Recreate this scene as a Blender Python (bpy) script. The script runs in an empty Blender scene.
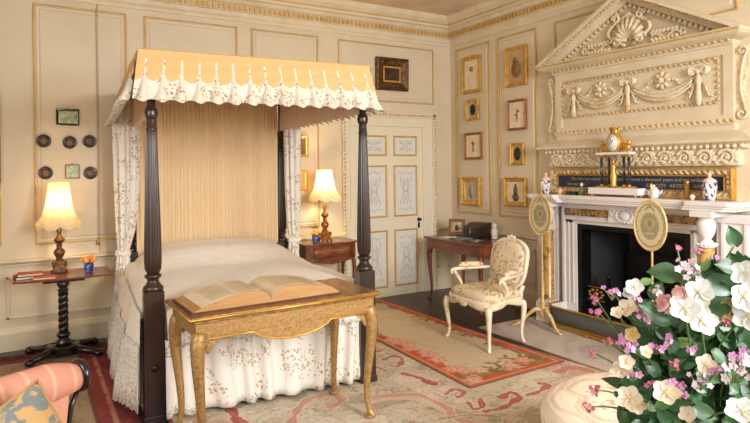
import bpy, math, random
import numpy as np
from mathutils import Vector, Matrix, noise
PI = math.pi
random.seed(7)
scn = bpy.context.scene
COL = scn.collection

# ------------------------------------------------------------------ camera
YAW = math.atan(347/581.6); ROLL = .011
cam_d = bpy.data.cameras.new('camera'); cam = bpy.data.objects.new('camera', cam_d); COL.objects.link(cam)
cam_d.sensor_width = 36; cam_d.lens = 581.6/750*36; cam_d.shift_y = -43.5/750; cam_d.clip_start = .05
CAM = Vector((-4.708, -5.965, 1.55))
cam.matrix_world = Matrix.Translation(CAM) @ Matrix.Rotation(-YAW, 4, 'Z') @ Matrix.Rotation(PI/2, 4, 'X') @ Matrix.Rotation(-ROLL, 4, 'Z')
scn.camera = cam
# ------------------------------------------------------------------ light and exposure
scn.view_settings.view_transform = 'Standard'; scn.view_settings.look = 'None'
scn.view_settings.gamma = 1; scn.view_settings.use_curve_mapping = False
scn.view_settings.exposure = -0.12
world = bpy.data.worlds.new('world'); scn.world = world; world.use_nodes = True
world.node_tree.nodes['Background'].inputs[0].default_value = (.75, .85, 1, 1)
world.node_tree.nodes['Background'].inputs[1].default_value = .6

def area(name, loc, rot, sx, sy, power, col):
    l = bpy.data.lights.new(name, 'AREA'); l.shape = 'RECTANGLE'; l.size = sx; l.size_y = sy; l.energy = power; l.color = col
    o = bpy.data.objects.new(name, l); COL.objects.link(o); o.location = loc; o.rotation_euler = rot
    return o
# daylight entering through the windows of the front wall (behind the camera) and of the left wall
T_ = math.radians(52)
area('daylight_window_right', (-2.2, -7.75, 2.25), (T_, 0, -.15), 1.5, 2.0, 355, (.97, .985, 1))
area('daylight_window_left', (-5.3, -7.75, 2.25), (T_, 0, 0), 1.5, 2.0, 45, (.97, .985, 1))
area('daylight_window_side', (-7.25, -4.6, 2.0), (math.radians(45), 0, -PI/2), 1.4, 1.8, 100, (.97, .985, 1))

# ------------------------------------------------------------------ helpers
def ray(px, py):
    a = px-375; b = py-168; c, s = math.cos(ROLL), math.sin(ROLL)
    x = (a*c-b*s)/581.6; y = (a*s+b*c)/581.6
    return Vector((math.sin(YAW)+math.cos(YAW)*x, math.cos(YAW)-math.sin(YAW)*x, -y))
def at(px, py, d): return CAM + ray(px, py)*d
def on_floor(px, py, z=0):
    r = ray(px, py); return CAM + r*((z-CAM.z)/r.z)

def lin(c): return tuple((v/12.92 if v <= .04045 else ((v+.055)/1.055)**2.4) for v in c)
def rgb(r, g, b): return lin((r/255, g/255, b/255))+(1,)

class MB:
    def __init__(s): s.v = []; s.f = []; s.sm = []
    def add(s, vs, fs, smooth=True):
        n = len(s.v); s.v += [tuple(v) for v in vs]; s.f += [tuple(i+n for i in f) for f in fs]; s.sm += [smooth]*len(fs); return s
    def box(s, x0, x1, y0, y1, z0, z1, M=None):
        vs = [(x, y, z) for x in (x0, x1) for y in (y0, y1) for z in (z0, z1)]
        if M: vs = [M @ Vector(v) for v in vs]
        return s.add(vs, [(0, 1, 3, 2), (4, 6, 7, 5), (0, 4, 5, 1), (2, 3, 7, 6), (0, 2, 6, 4), (1, 5, 7, 3)], False)
    def cbox(s, c, d, M=None):
        T = Matrix.Translation(c) @ (M or Matrix())
        return s.box(-d[0]/2, d[0]/2, -d[1]/2, d[1]/2, -d[2]/2, d[2]/2, T)
    def grid(s, P, cu=False, cv=False, smooth=True):
        nu = len(P); nv = len(P[0]); vs = [p for r in P for p in r]; fs = []
        for i in range(nu if cu else nu-1):
            for j in range(nv if cv else nv-1):
                a = i*nv+j; b = ((i+1) % nu)*nv+j; c = ((i+1) % nu)*nv+(j+1) % nv; d = i*nv+(j+1) % nv
                fs.append((a, b, c, d))
        return s.add(vs, fs, smooth)
    def tube(s, pts, r, n=8, closed=False, flat=1.0, cap=True):
        pts = [Vector(p) for p in pts]; m = len(pts); rs = r if isinstance(r, (list, tuple)) else [r]*m
        rings = []; up = None
        for i, p in enumerate(pts):
            if closed: t = pts[(i+1) % m]-pts[i-1]
            else: t = pts[min(i+1, m-1)]-pts[max(i-1, 0)]
            t = t.normalized() if t.length > 1e-9 else Vector((0, 0, 1))
            if up is None: up = Vector((0, 0, 1)) if abs(t.z) < .9 else Vector((0, 1, 0))
            a = t.cross(up)
            if a.length < 1e-6: a = t.orthogonal()
            a.normalize(); b = a.cross(t).normalized(); up = b
            rings.append([p+a*(rs[i]*math.cos(k*2*PI/n))+b*(rs[i]*flat*math.sin(k*2*PI/n)) for k in range(n)])
        n0 = len(s.v)
        s.grid(rings, cu=closed, cv=True)
        if cap and not closed:
            s.f.append(tuple(n0+k for k in range(n))[::-1]); s.f.append(tuple(n0+(m-1)*n+k for k in range(n))); s.sm += [True, True]
        return s
    def lathe(s, prof, c=(0, 0, 0), n=20, mod=None, sx=1, sy=1, M=None):
        P = []
        for r, z in prof:
            row = []
            for k in range(n):
                t = k*2*PI/n; rr = r*(mod(t, z) if mod else 1)
                v = Vector((rr*math.cos(t)*sx, rr*math.sin(t)*sy, z))
                if M: v = M @ v
                row.append((c[0]+v[0], c[1]+v[1], c[2]+v[2]))
            P.append(row)
        n0 = len(s.v); s.grid(P, cv=True)
        s.f.append(tuple(n0+k for k in range(n))[::-1]); s.f.append(tuple(n0+(len(prof)-1)*n+k for k in range(n))); s.sm += [True, True]
        return s
    def ell(s, c, r, nu=8, nv=12, M=None):
        if not isinstance(r, (tuple, list)): r = (r, r, r)
        P = []
        for i in range(nu+1):
            a = -PI/2+PI*i/nu; a = max(-PI/2+.02, min(PI/2-.02, a)); row = []
            for j in range(nv):
                t = 2*PI*j/nv; v = Vector((r[0]*math.cos(a)*math.cos(t), r[1]*math.cos(a)*math.sin(t), r[2]*math.sin(a)))
                if M: v = M @ v
                row.append((c[0]+v[0], c[1]+v[1], c[2]+v[2]))
            P.append(row)
        return s.grid(P, cv=True)
    def prism(s, out, fn, d0, d1, smooth=False):
        n = len(out); vs = [fn(a, b, d0) for a, b in out]+[fn(a, b, d1) for a, b in out]
        fs = [tuple(range(n))[::-1], tuple(range(n, 2*n))]+[(i, (i+1) % n, n+(i+1) % n, n+i) for i in range(n)]
        return s.add(vs, fs, smooth)
    def build(s, name, mat, parent=None, bevel=0, sub=0, solid=0):
        me = bpy.data.meshes.new(name); me.from_pydata(s.v, [], s.f); me.polygons.foreach_set('use_smooth', s.sm)
        me.update(); o = bpy.data.objects.new(name, me); COL.objects.link(o)
        me.materials.append(mat)
        if parent: o.parent = parent
        import bmesh
        b = bmesh.new(); b.from_mesh(me); bmesh.ops.recalc_face_normals(b, faces=b.faces); b.to_mesh(me); b.free()
        if solid: m = o.modifiers.new('solid', 'SOLIDIFY'); m.thickness = solid; m.offset = 0
        if bevel: m = o.modifiers.new('bevel', 'BEVEL'); m.width = bevel; m.segments = 2; m.limit_method = 'ANGLE'
        if sub: m = o.modifiers.new('sub', 'SUBSURF'); m.levels = sub; m.render_levels = sub
        return o

def tag(o, label, cat, group=None):
    o['label'] = label; o['category'] = cat
    if group: o['group'] = group
    return o
def thing(name, label, cat, loc=(0, 0, 0), rz=0, group=None):
    o = bpy.data.objects.new(name, None); COL.objects.link(o); o.location = loc; o.rotation_euler = (0, 0, rz); o.empty_display_size = .1
    return tag(o, label, cat, group)
def copy_tree(o, parent=None):
    c = o.copy(); COL.objects.link(c)
    if parent: c.parent = parent
    for ch in [x for x in o.children]: copy_tree(ch, c)
    return c
def struct(o): o['kind'] = 'structure'; return o
def paint(o, fn):
    me = o.data; n = len(me.vertices); co = np.empty(n*3, 'f'); me.vertices.foreach_get('co', co); co = co.reshape(n, 3)
    c = np.ones((n, 4), 'f'); c[:, :3] = fn(co); at_ = me.color_attributes.new('pattern', 'FLOAT_COLOR', 'POINT')
    at_.data.foreach_set('color', c.ravel())

def smooth(a, b, x): t = np.clip((x-a)/(b-a), 0, 1); return t*t*(3-2*t)

# ------------------------------------------------------------------ materials
def nodes(name):
    m = bpy.data.materials.new(name); m.use_nodes = True; nt = m.node_tree; return m, nt, nt.nodes['Principled BSDF']
def mixc(nt, fac, a, b):
    n = nt.nodes.new('ShaderNodeMix'); n.data_type = 'RGBA'
    for sock, v in ((n.inputs[0], fac), (n.inputs[6], a), (n.inputs[7], b)):
        if hasattr(v, 'links'): nt.links.new(v, sock)
        else: sock.default_value = v
    return n.outputs[2]
def ramp(nt, v, p0, p1):
    n = nt.nodes.new('ShaderNodeMapRange'); n.inputs[1].default_value = p0; n.inputs[2].default_value = p1; nt.links.new(v, n.inputs[0]); n.clamp = True
    return n.outputs[0]
def coord(nt, scale=(1, 1, 1)):
    t = nt.nodes.new('ShaderNodeTexCoord'); mp = nt.nodes.new('ShaderNodeMapping'); mp.inputs['Scale'].default_value = scale
    nt.links.new(t.outputs['Object'], mp.inputs[0]); return mp.outputs[0]
def noise_t(nt, v, scale, detail=3, dist=0):
    n = nt.nodes.new('ShaderNodeTexNoise'); n.inputs['Scale'].default_value = scale; n.inputs['Detail'].default_value = detail
    n.inputs['Distortion'].default_value = dist; nt.links.new(v, n.inputs[0]); return n.outputs[0]
def bump(nt, bs, h, strength, dist=.01):
    b = nt.nodes.new('ShaderNodeBump'); b.inputs['Strength'].default_value = strength; b.inputs['Distance'].default_value = dist
    nt.links.new(h, b.inputs['Height']); nt.links.new(b.outputs[0], bs.inputs['Normal'])
MATS = {}
def M(name, col, rough=.6, metal=0, c2=None, ns=8, bs=0, bsc=60, scale=(1, 1, 1), lo=.35, hi=.65, sheen=0, coat=0, spec=None, dist=0):
    if name in MATS: return MATS[name]
    m, nt, b = nodes(name); b.inputs['Roughness'].default_value = rough; b.inputs['Metallic'].default_value = metal
    b.inputs['Base Color'].default_value = col
    if c2 or bs: v = coord(nt, scale)
    if c2: nt.links.new(mixc(nt, ramp(nt, noise_t(nt, v, ns, 4, dist), lo, hi), col, c2), b.inputs['Base Color'])
    if bs: bump(nt, b, noise_t(nt, v, bsc, 3), bs)
    if sheen: b.inputs['Sheen Weight'].default_value = sheen
    if coat: b.inputs['Coat Weight'].default_value = coat; b.inputs['Coat Roughness'].default_value = .15
    if spec is not None: b.inputs['Specular IOR Level'].default_value = spec
    MATS[name] = m; return m
def attr_mat(name, rough=.85, bs=.25, bsc=250):
    m, nt, b = nodes(name); a = nt.nodes.new('ShaderNodeAttribute'); a.attribute_name = 'pattern'
    v = coord(nt); n = ramp(nt, noise_t(nt, v, 30, 4), .3, .7)
    nt.links.new(mixc(nt, n, a.outputs[0], mixc(nt, .12, a.outputs[0], (.35, .3, .22, 1))), b.inputs['Base Color'])
    b.inputs['Roughness'].default_value = rough; bump(nt, b, noise_t(nt, v, bsc, 2), bs); b.inputs['Specular IOR Level'].default_value = .15
    return m
def floral(name, base, flowers, leaves, vs=9, thr=.33, dens=.45, rough=.75, trans=0, maskattr=False, under=None, bs=0, bsc=60):
    m, nt, b = nodes(name); v = coord(nt)
    nz = nt.nodes.new('ShaderNodeTexNoise'); nz.inputs['Scale'].default_value = 14; nt.links.new(v, nz.inputs[0])
    vm = nt.nodes.new('ShaderNodeVectorMath'); vm.operation = 'MULTIPLY_ADD'; nt.links.new(nz.outputs[1], vm.inputs[0]); vm.inputs[1].default_value = (.05, .05, .05); nt.links.new(v, vm.inputs[2])
    def vor(sc):
        n = nt.nodes.new('ShaderNodeTexVoronoi'); n.inputs['Scale'].default_value = sc; nt.links.new(vm.outputs[0], n.inputs[0]); return n
    def band(n, t, d):
        a = ramp(nt, n.outputs['Distance'], t, t-.06)
        sep = nt.nodes.new('ShaderNodeSeparateColor'); nt.links.new(n.outputs['Color'], sep.inputs[0])
        g = nt.nodes.new('ShaderNodeMath'); g.operation = 'LESS_THAN'; g.inputs[1].default_value = d; nt.links.new(sep.outputs[0], g.inputs[0])
        mu = nt.nodes.new('ShaderNodeMath'); mu.operation = 'MULTIPLY'; nt.links.new(a, mu.inputs[0]); nt.links.new(g.outputs[0], mu.inputs[1])
        return mu.outputs[0], sep.outputs[1]
    cl, lr = band(vor(vs), thr+.12, dens+.25); fl, fr = band(vor(vs*4.2), .42, .62); lf, _ = band(vor(vs*5.3), .40, .5); fc, _ = band(vor(vs*9), .4, .5)
    def mul(a, b_):
        m2 = nt.nodes.new('ShaderNodeMath'); m2.operation = 'MULTIPLY'; nt.links.new(a, m2.inputs[0])
        if hasattr(b_, 'links'): nt.links.new(b_, m2.inputs[1])
        else: m2.inputs[1].default_value = b_
        return m2.outputs[0]
    c = mixc(nt, mul(mul(lf, cl), .75), base, leaves)
    fcol = mixc(nt, ramp(nt, fr, .4, .6), flowers[0], flowers[1])
    fcol = mixc(nt, mul(fc, .6), fcol, flowers[2])
    c = mixc(nt, mul(mul(fl, cl), .75), c, fcol)
    if maskattr:
        a = nt.nodes.new('ShaderNodeAttribute'); a.attribute_name = 'pattern'; sep = nt.nodes.new('ShaderNodeSeparateColor'); nt.links.new(a.outputs[0], sep.inputs[0])
        c = mixc(nt, sep.outputs[0], c, under)
    nt.links.new(c, b.inputs['Base Color']); b.inputs['Roughness'].default_value = rough; b.inputs['Specular IOR Level'].default_value = .2
    if bs: bump(nt, b, noise_t(nt, v, bsc, 3), bs)
    MATS[name] = m; return m
def translucent(name, col, f=.5):
    m, nt, b = nodes(name); b.inputs['Base Color'].default_value = col; b.inputs['Roughness'].default_value = .8
    t = nt.nodes.new('ShaderNodeBsdfTranslucent'); t.inputs[0].default_value = col
    mx = nt.nodes.new('ShaderNodeMixShader'); mx.inputs[0].default_value = f
    nt.links.new(b.outputs[0], mx.inputs[1]); nt.links.new(t.outputs[0], mx.inputs[2]); nt.links.new(mx.outputs[0], nt.nodes['Material Output'].inputs[0])
    return m
def marble(name, c0, c1, sc=6, lo=.45, hi=.6, rough=.25, dist=2):
    return M(name, c0, rough, 0, c1, sc, lo=lo, hi=hi, dist=dist, coat=.3)

wallm = M('cream_wall_paint', rgb(222, 207, 178), .5, c2=rgb(216, 200, 170), ns=2.5, bs=.06, bsc=90)
creamm = M('cream_woodwork_paint', rgb(226, 211, 182), .45, c2=rgb(217, 200, 168), ns=5, bs=.05, bsc=60)
ceilm = M('ceiling_plaster', rgb(236, 214, 190), .9, c2=rgb(214, 191, 162), ns=2)
gold = M('gilding', rgb(224, 178, 88), .36, .6, c2=rgb(196, 146, 62), ns=14, bs=.1, bsc=120)
goldpaint = M('gilt_line', rgb(216, 178, 102), .45, .25, c2=rgb(198, 156, 84), ns=9)
palegilt = M('rubbed_gilt_highlights', rgb(210, 166, 100), .45, .25, c2=rgb(228, 204, 158), ns=30)
reliefm = M('painted_relief', rgb(226, 210, 178), .5, c2=rgb(206, 168, 108), ns=22, lo=.5, hi=.7)
doorm = M('door_paint', rgb(232, 222, 196), .4)
wood = M('carved_mahogany', rgb(64, 39, 31), .3, c2=rgb(40, 26, 22), ns=6, scale=(1, 1, .15), coat=.4)
woodred = M('figured_walnut', rgb(126, 66, 34), .3, c2=rgb(84, 40, 20), ns=9, scale=(1, 1, 1), coat=.4, dist=1)
blackwood = M('ebonised_wood', rgb(30, 20, 18), .25, coat=.4)
whitemarble = marble('white_marble', rgb(236, 229, 224), rgb(222, 214, 210), 3, .5, .8, dist=.6)
yellowmarble = marble('siena_marble', rgb(205, 160, 84), rgb(120, 92, 62), 9, .5, .62)
darkiron = M('black_cast_iron', rgb(22, 23, 26), .32, .4, bs=.1, bsc=40)
linen = M('cream_bedspread', rgb(252, 244, 230), .85, c2=rgb(247, 237, 220), ns=20, bs=.8, bsc=30, sheen=.2)
lace = M('white_lace', rgb(246, 240, 230), .9, c2=rgb(196, 184, 168), ns=70, lo=.52, hi=.6, bs=1, bsc=80)
brass = M('brass', rgb(206, 160, 76), .28, .9, bs=.1, bsc=70)
paper = M('old_paper', rgb(240, 222, 190), .8, c2=rgb(226, 204, 166), ns=12)

# ------------------------------------------------------------------ room shell
W0 = -7.5; F0 = -8.0; H = 3.44
fm, nt, b = nodes('floorboards')
v = coord(nt); sp = nt.nodes.new('ShaderNodeTexBrick'); nt.links.new(v, sp.inputs[0])
sp.inputs['Color1'].default_value = rgb(78, 58, 46); sp.inputs['Color2'].default_value = rgb(60, 44, 36); sp.inputs['Mortar'].default_value = rgb(24, 17, 14)
sp.inputs['Scale'].default_value = 1; sp.inputs['Brick Width'].default_value = 2.4; sp.inputs['Row Height'].default_value = .14; sp.inputs['Mortar Size'].default_value = .004
nt.links.new(mixc(nt, ramp(nt, noise_t(nt, coord(nt, (2, 25, 1)), 3), .3, .8), sp.outputs[0], rgb(44, 32, 26)), b.inputs['Base Color']); b.inputs['Roughness'].default_value = .35
struct(MB().box(W0, 0, F0, 0, -.1, 0).build('floor', fm))
struct(MB().box(W0, .12, F0, .1, H, H+.1).build('ceiling', ceilm))
struct(MB().box(W0-.1, .6, 0, .1, 0, H).build('wall_back', wallm))
w = MB(); YC = -2.68
w.box(0, .12, (-2.65)+.62, 0, 0, H).box(0, .12, F0, (-2.65)-.62, 0, H).box(0, .12, (-2.65)-.62, (-2.65)+.62, 1.02, H)
struct(w.build('wall_right', wallm))
w = MB(); w.box(W0-.1, W0, -3.8, 0, 0, H).box(W0-.1, W0, F0, -5.4, 0, H).box(W0-.1, W0, -5.4, -3.8, 0, .6).box(W0-.1, W0, -5.4, -3.8, 3.1, H)
struct(w.build('wall_left', wallm))
w = MB()
for a, b_ in ((W0, -6.1), (-4.5, -3.0), (-1.4, 0)): w.box(a, b_, F0-.1, F0, 0, H)
for a, b_ in ((-6.1, -4.5), (-3.0, -1.4)): w.box(a, b_, F0-.1, F0, 0, .6).box(a, b_, F0-.1, F0, 3.1, H)
struct(w.build('wall_front', wallm))
def win(n, M_):
    f = MB()
    for x in (-.8, 0, .76): f.box(x, x+.04, -.03, .03, .6, 3.1, M_)
    for z in (.6, 1.2, 1.83, 2.45, 3.06): f.box(-.8, .8, -.03, .03, z, z+.04, M_)
    struct(f.build('window_%d' % n, creamm))
win(1, Matrix.Translation((-2.2, F0-.05, 0))); win(2, Matrix.Translation((-5.3, F0-.05, 0)))
win(3, Matrix.Translation((W0-.05, -4.6, 0)) @ Matrix.Rotation(PI/2, 4, 'Z'))

TN = [0]
def trim(mb, mat, bevel=0):
    TN[0] += 1; return struct(mb.build('trim_%d' % TN[0], mat, bevel=bevel))
BACK = Matrix(); RIGHT = Matrix.Rotation(-PI/2, 4, 'Z')     # local x along the wall, local -y into the room
def strip_profile(prof, x0, x1, M_, mat, mitre=0):
    """prof: (depth into room, z); mitre: at x1 the profile is cut 45 degrees inwards"""
    mb = MB(); P = []
    for d, z in prof:
        e1 = x1-d if mitre > 0 else x1; e0 = x0+d if mitre < 0 else x0
        P.append([tuple(M_ @ Vector((e0, -d, z))), tuple(M_ @ Vector((e1, -d, z)))])
    mb.grid(P, smooth=False); return mb
cornice = [(0, 3.10), (.015, 3.10), (.015, 3.13), (.03, 3.15), (.03, 3.19), (.055, 3.195), (.055, 3.26), (.075, 3.27), (.10, 3.30), (.13, 3.31), (.13, 3.345), (.15, 3.36), (.185, 3.385), (.2, 3.41), (.2, 3.44)]
for M_, x0, x1, mt in ((BACK, W0, 0, 1), (RIGHT, 0, 8, -1)):
    trim(strip_profile(cornice, x0, x1, M_, creamm, mt), creamm)
    d = MB(); x = x0+.07
    while x < x1-.06:
        d.box(x, x+.034, -.075, -.05, 3.203, 3.252, M_); x += .055
    trim(d, goldpaint)
    trim(MB().box(x0+(.13 if mt < 0 else 0), x1-(.13 if mt > 0 else 0), -.138, -.125, 3.338, 3.352, M_), goldpaint)
def panel(M_, x0, x1, z0, z1, left=True):
    g = MB(); t = .013
    g.box(x0, x1, -.016, 0, z1-t, z1, M_).box(x0, x1, -.016, 0, z0, z0+t, M_).box(x0, x0+t, -.016, 0, z0+t, z1-t, M_).box(x1-t, x1, -.016, 0, z0+t, z1-t, M_)
    trim(g, goldpaint, .004)
    p = MB(); t += .004; a, b_ = .0, .055
    P = [[(x0+t+o, -d, z0+t+o), (x1-t-o, -d, z0+t+o), (x1-t-o, -d, z1-t-o), (x0+t+o, -d, z1-t-o)] for o, d in ((0, .0005), (.012, .006), (.03, .002), (.04, .009))]
    P = [[tuple(M_ @ Vector(q)) for q in r] for r in P]
    p.grid(P, cv=True, smooth=False); p.f.append(tuple(range(12, 16))); p.sm.append(False)
    trim(p, wallm)
for x0, x1 in ((-6.3, -4.91), (-4.66, -3.89), (-3.735, -2.815), (-2.665, -1.885)): panel(BACK, x0, x1, .905, 3.045)
panel(BACK, -1.63, -.275, 2.345, 3.04)
panel(RIGHT, .135, .76, .975, 3.04); panel(RIGHT, .9, 1.5, .975, 3.04)
panel(RIGHT, 1.75, 3.56, 2.742, 3.04); panel(RIGHT, 3.85, 4.9, .975, 3.04); panel(RIGHT, 5.1, 6.2, .975, 3.04)
# dado rail, lower panels, baseboards
dado = [(0, .72), (.012, .725), (.015, .745), (.04, .765), (.04, .785), (.0, .79)]
def seam(x): return MB().box(x, x+.006, -.018, 0, .8, 3.1)
for M_, x0, x1 in ((BACK, W0, -1.60), (BACK, -.27, 0), (RIGHT, 0, 1.55), (RIGHT, 3.82, 8)):
    trim(strip_profile(dado, x0, x1, M_, creamm), creamm)
for x0, x1 in ((-6.3, -4.93), (-4.88, -3.9), (-3.7, -2.8), (-2.66, -1.9)): panel_ = None
def lowpanel(M_, x0, x1):
    g = MB(); t = .025
    for a in ((x0, x1, .64-t, .64), (x0, x1, .27, .27+t), (x0, x0+t, .27, .64), (x1-t, x1, .27, .64)): g.box(a[0], a[1], -.014, 0, a[2], a[3], M_)
    trim(g, creamm, .005)
for x0, x1 in ((-6.3, -4.95), (-4.88, -3.9), (-3.7, -2.8), (-2.66, -1.9)): lowpanel(BACK, x0, x1)
lowpanel(BACK, -.24, -.06); lowpanel(RIGHT, .135, .76); lowpanel(RIGHT, .9, 1.45)
basep = [(0, .2), (.012, .195), (.025, .16), (.03, .15), (.03, 0)]
for nm, M_, x0, x1 in (('baseboard_back', BACK, W0, -1.60), ('baseboard_door_side', BACK, -.27, 0), ('baseboard_right', RIGHT, 0, 1.55), ('baseboard_right_near', RIGHT, 3.82, 8)):
    struct(strip_profile(basep, x0, x1, M_, creamm).build(nm, creamm))
# vertical jib seam in the left wall panelling
trim(MB().box(-4.147, -4.139, -.012, 0, .8, 3.1), M('seam_shadow_gap', rgb(180, 158, 130), .8))

# ------------------------------------------------------------------ door
door = struct(MB().box(-1.448, -.468, -.012, 0, 0, 2.05).build('door_1', doorm))
fr = MB(); PX = ((-1.365, -.993), (-.897, -.552)); PZ = ((1.693, 1.94), (.955, 1.58), (.11, .80))
def ring(mb, x0, x1, z0, z1, t, y0, y1, M_=None):
    mb.box(x0, x1, y0, y1, z1-t, z1, M_).box(x0, x1, y0, y1, z0, z0+t, M_).box(x0, x0+t, y0, y1, z0+t, z1-t, M_).box(x1-t, x1, y0, y1, z0+t, z1-t, M_)
for x0, x1 in PX:
    for z0, z1 in PZ:
        g = MB(); ring(g, x0, x1, z0, z1, .02, -.026, -.012); g.build('panel_moulding', goldpaint, door, bevel=.005)
        f = MB(); f.box(x0+.03, x1-.03, -.018, -.012, z0+.03, z1-.03); f.build('door_panel', M('door_panel_paint', rgb(224, 222, 212), .5), door)
        a = MB(); cx, cz = (x0+x1)/2, (z0+z1)/2; hw = (x1-x0)/2-.06; hh = (z1-z0)/2-.06
        for sx in (-1, 1):
            for sz in (-1, 1):
                pts = []
                for k in range(22):
                    t = k/21; an = t*4.2; rr = .6*(1-t)+.06
                    pts.append((cx+sx*(hw*.55-hw*.45*rr*math.cos(an)*1.2), -.0205, cz+sz*(hh*.62-hh*.36*rr*math.sin(an)*1.2)))
                a.tube(pts, .0035, 4)
                pts = [(cx+sx*hw*(.1+.8*k/10), -.0205, cz+sz*hh*(.95-.12*math.sin(k/10*PI))) for k in range(11)]; a.tube(pts, .003, 4)
                if hh > .15: a.tube([(cx+sx*hw*.5*math.sin(k/10*PI), -.0205, cz+sz*hh*.45*k/10) for k in range(11)], .003, 4)
        a.tube([(cx+hw*.3*math.cos(k*PI/8), -.0205, cz+min(hh*.35, .1)*math.sin(k*PI/8)) for k in range(16)], .003, 4, closed=True)
        a.build('painted_arabesque', M('grey_arabesque', rgb(178, 176, 168), .6), door)
k = MB().ell((-.53, -.045, .905), .02).lathe([(.024, 0), (.024, .006), (.01, .012), (.01, .03)], (-.53, -.012, .905), 12, M=Matrix.Rotation(PI/2, 4, 'X')); k.build('door_handle', M('dark_bronze', rgb(70, 56, 40), .3, .9), door)
MB().box(-.545, -.515, -.016, -.012, .80, .87).build('keyhole_plate', MATS['dark_bronze'], door)
ar = MB()
for x0, x1, z0, z1 in ((-1.50, -1.448, 0, 2.05), (-.468, -.415, 0, 2.05), (-1.50, -.415, 2.05, 2.10)): ar.box(x0, x1, -.035, 0, z0, z1)
for x0, x1, z0, z1 in ((-1.555, -1.50, 0, 2.16), (-.415, -.315, 0, 2.16), (-1.50, -.415, 2.10, 2.16)): ar.box(x0, x1, -.022, 0, z0, z1)
for x0, x1, z0, z1 in ((-1.60, -1.555, 0, 2.215), (-.315, -.272, 0, 2.215), (-1.60, -.272, 2.16, 2.215)): ar.box(x0, x1, -.045, 0, z0, z1)
trim(ar, doorm, .004)
rp = MB()
def rope(mb, p0, p1, M_=None, r=.013, step=.045, n=6):
    p0, p1 = Vector(p0), Vector(p1); L = (p1-p0).length; k = max(1, int(L/step)); d = (p1-p0).normalized()
    q = d.to_track_quat('X', 'Z').to_matrix().to_4x4() @ Matrix.Rotation(.6, 4, 'Y')
    for i in range(k):
        c = p0.lerp(p1, (i+.5)/k); cc = M_ @ c if M_ else c; rot = (M_.to_3x3().to_4x4() @ q) if M_ else q
        mb.ell(cc, (L/k*.5, r, r*.9), 4, n, rot)
rope(rp, (-1.58, -.05, 0), (-1.58, -.05, 2.19)); rope(rp, (-.292, -.05, 0), (-.292, -.05, 2.19)); rope(rp, (-1.58, -.05, 2.19), (-.292, -.05, 2.19))
trim(rp, palegilt)

# ------------------------------------------------------------------ hearth slab
tag(MB().box(-1.0, 0, -3.75, -1.66, 0, .008).box(0, .4, -3.25, -2.05, 0, .008).build('hearth_slab', marble('pale_hearth_stone', rgb(206, 192, 178), rgb(186, 172, 158), 2, rough=.45)), 'pale grey stone hearth slab on the floor before the fireplace', 'hearth')

# ------------------------------------------------------------------ fireplace (local x along the wall, -y into the room)
FC = -2.65
fp = thing('fireplace', 'white marble fireplace with yellow marble columns and dark firebox', 'fireplace', (0, FC, 0), -PI/2)
OW = .57; OH = .985
j = MB()
for s in (-1, 1):
    a, b_ = sorted((s*OW, s*.70)); j.box(a, b_, -.10, 0, .008, 1.04)
    a, b_ = sorted((s*.70, s*.73)); j.box(a, b_, -.13, 0, .008, 1.17)
    a, b_ = sorted((s*(OW+.03), s*(OW+.045))); j.box(a, b_, -.112, -.1, .2, 1.0)
    a, b_ = sorted((s*.655, s*.668)); j.box(a, b_, -.112, -.1, .2, 1.0)
j.box(-.70, .70, -.10, 0, OH, 1.045).box(-.73, .73, -.125, 0, 1.02, 1.05)
j.build('jamb', whitemarble, fp, bevel=.004)
for s in (-1, 1):
    p = MB(); c = s*.93
    p.box(c-.14, c+.14, -.12, 0, .008, 1.17).box(c-.15, c+.15, -.14, 0, .008, .16)
    for q in (-.1, .07): p.box(c+q, c+q+.03, -.135, -.12, .2, 1.12)
    p.box(c-.145, c+.145, -.14, -.1, 1.10, 1.17)
    p.build('pilaster', whitemarble, fp, bevel=.004)
    cx = s*.79
    MB().box(cx-.09, cx+.09, -.345, -.12, .008, .2).box(cx-.075, cx+.075, -.33, -.18, .2, .225).build('plinth', whitemarble, fp, bevel=.006)
    MB().lathe([(.06, .225), (.066, .24), (.055, .26), (.055, .9), (.053, .92)], (cx, -.255, 0), 24).build('column', yellowmarble, fp)
    u = MB().lathe([(.056, .915), (.07, .925), (.07, .94), (.05, .95), (.045, .965), (.03, .975), (.035, .985), (.056, 1.02), (.066, 1.07), (.066, 1.10), (.05, 1.13), (.055, 1.14), (.075, 1.15)], (cx, -.255, 0), 24)
    for k in range(16): u.ell((cx+.07*math.cos(k*PI/8), -.255+.07*math.sin(k*PI/8), .94), .011, 4, 6)
    u.box(cx-.085, cx+.085, -.335, 0, 1.15, 1.195)
    u.build('urn_capital', whitemarble, fp)
f = MB().box(-.73, .73, -.12, 0, 1.05, 1.18); f.box(-.78, .78, -.14, 0, 1.165, 1.195)
f.build('frieze', whitemarble, fp, bevel=.003)
for s in (-1, 1):
    a, b_ = sorted((s*.19, s*.69)); MB().box(a, b_, -.128, -.11, 1.065, 1.135).build('frieze_inlay', marble('siena_inlay', rgb(180, 142, 84), rgb(96, 76, 58), 14, .45, .55), fp)
t = MB().box(-.17, .17, -.145, -.1, 1.03, 1.17)
for kk in range(16): t.ell((.085*math.cos(kk*PI/8), -.15, 1.10+.058*math.sin(kk*PI/8)), (.02, .012, .014), 4, 6)
t.ell((0, -.15, 1.10), (.055, .02, .045)); 
for s in (-1, 1): t.tube([(s*(.1+.05*k/6), -.148, 1.15-.06*math.sin(k/6*3)) for k in range(7)], .012, 6)
t.build('carved_tablet', whitemarble, fp)
sh = [(-1.06, 0), (-1.06, -.28), (-.98, -.33), (-.66, -.33), (-.62, -.29), (.62, -.29), (.66, -.33), (.98, -.33), (1.06, -.28), (1.06, 0)]
s_ = MB()
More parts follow.
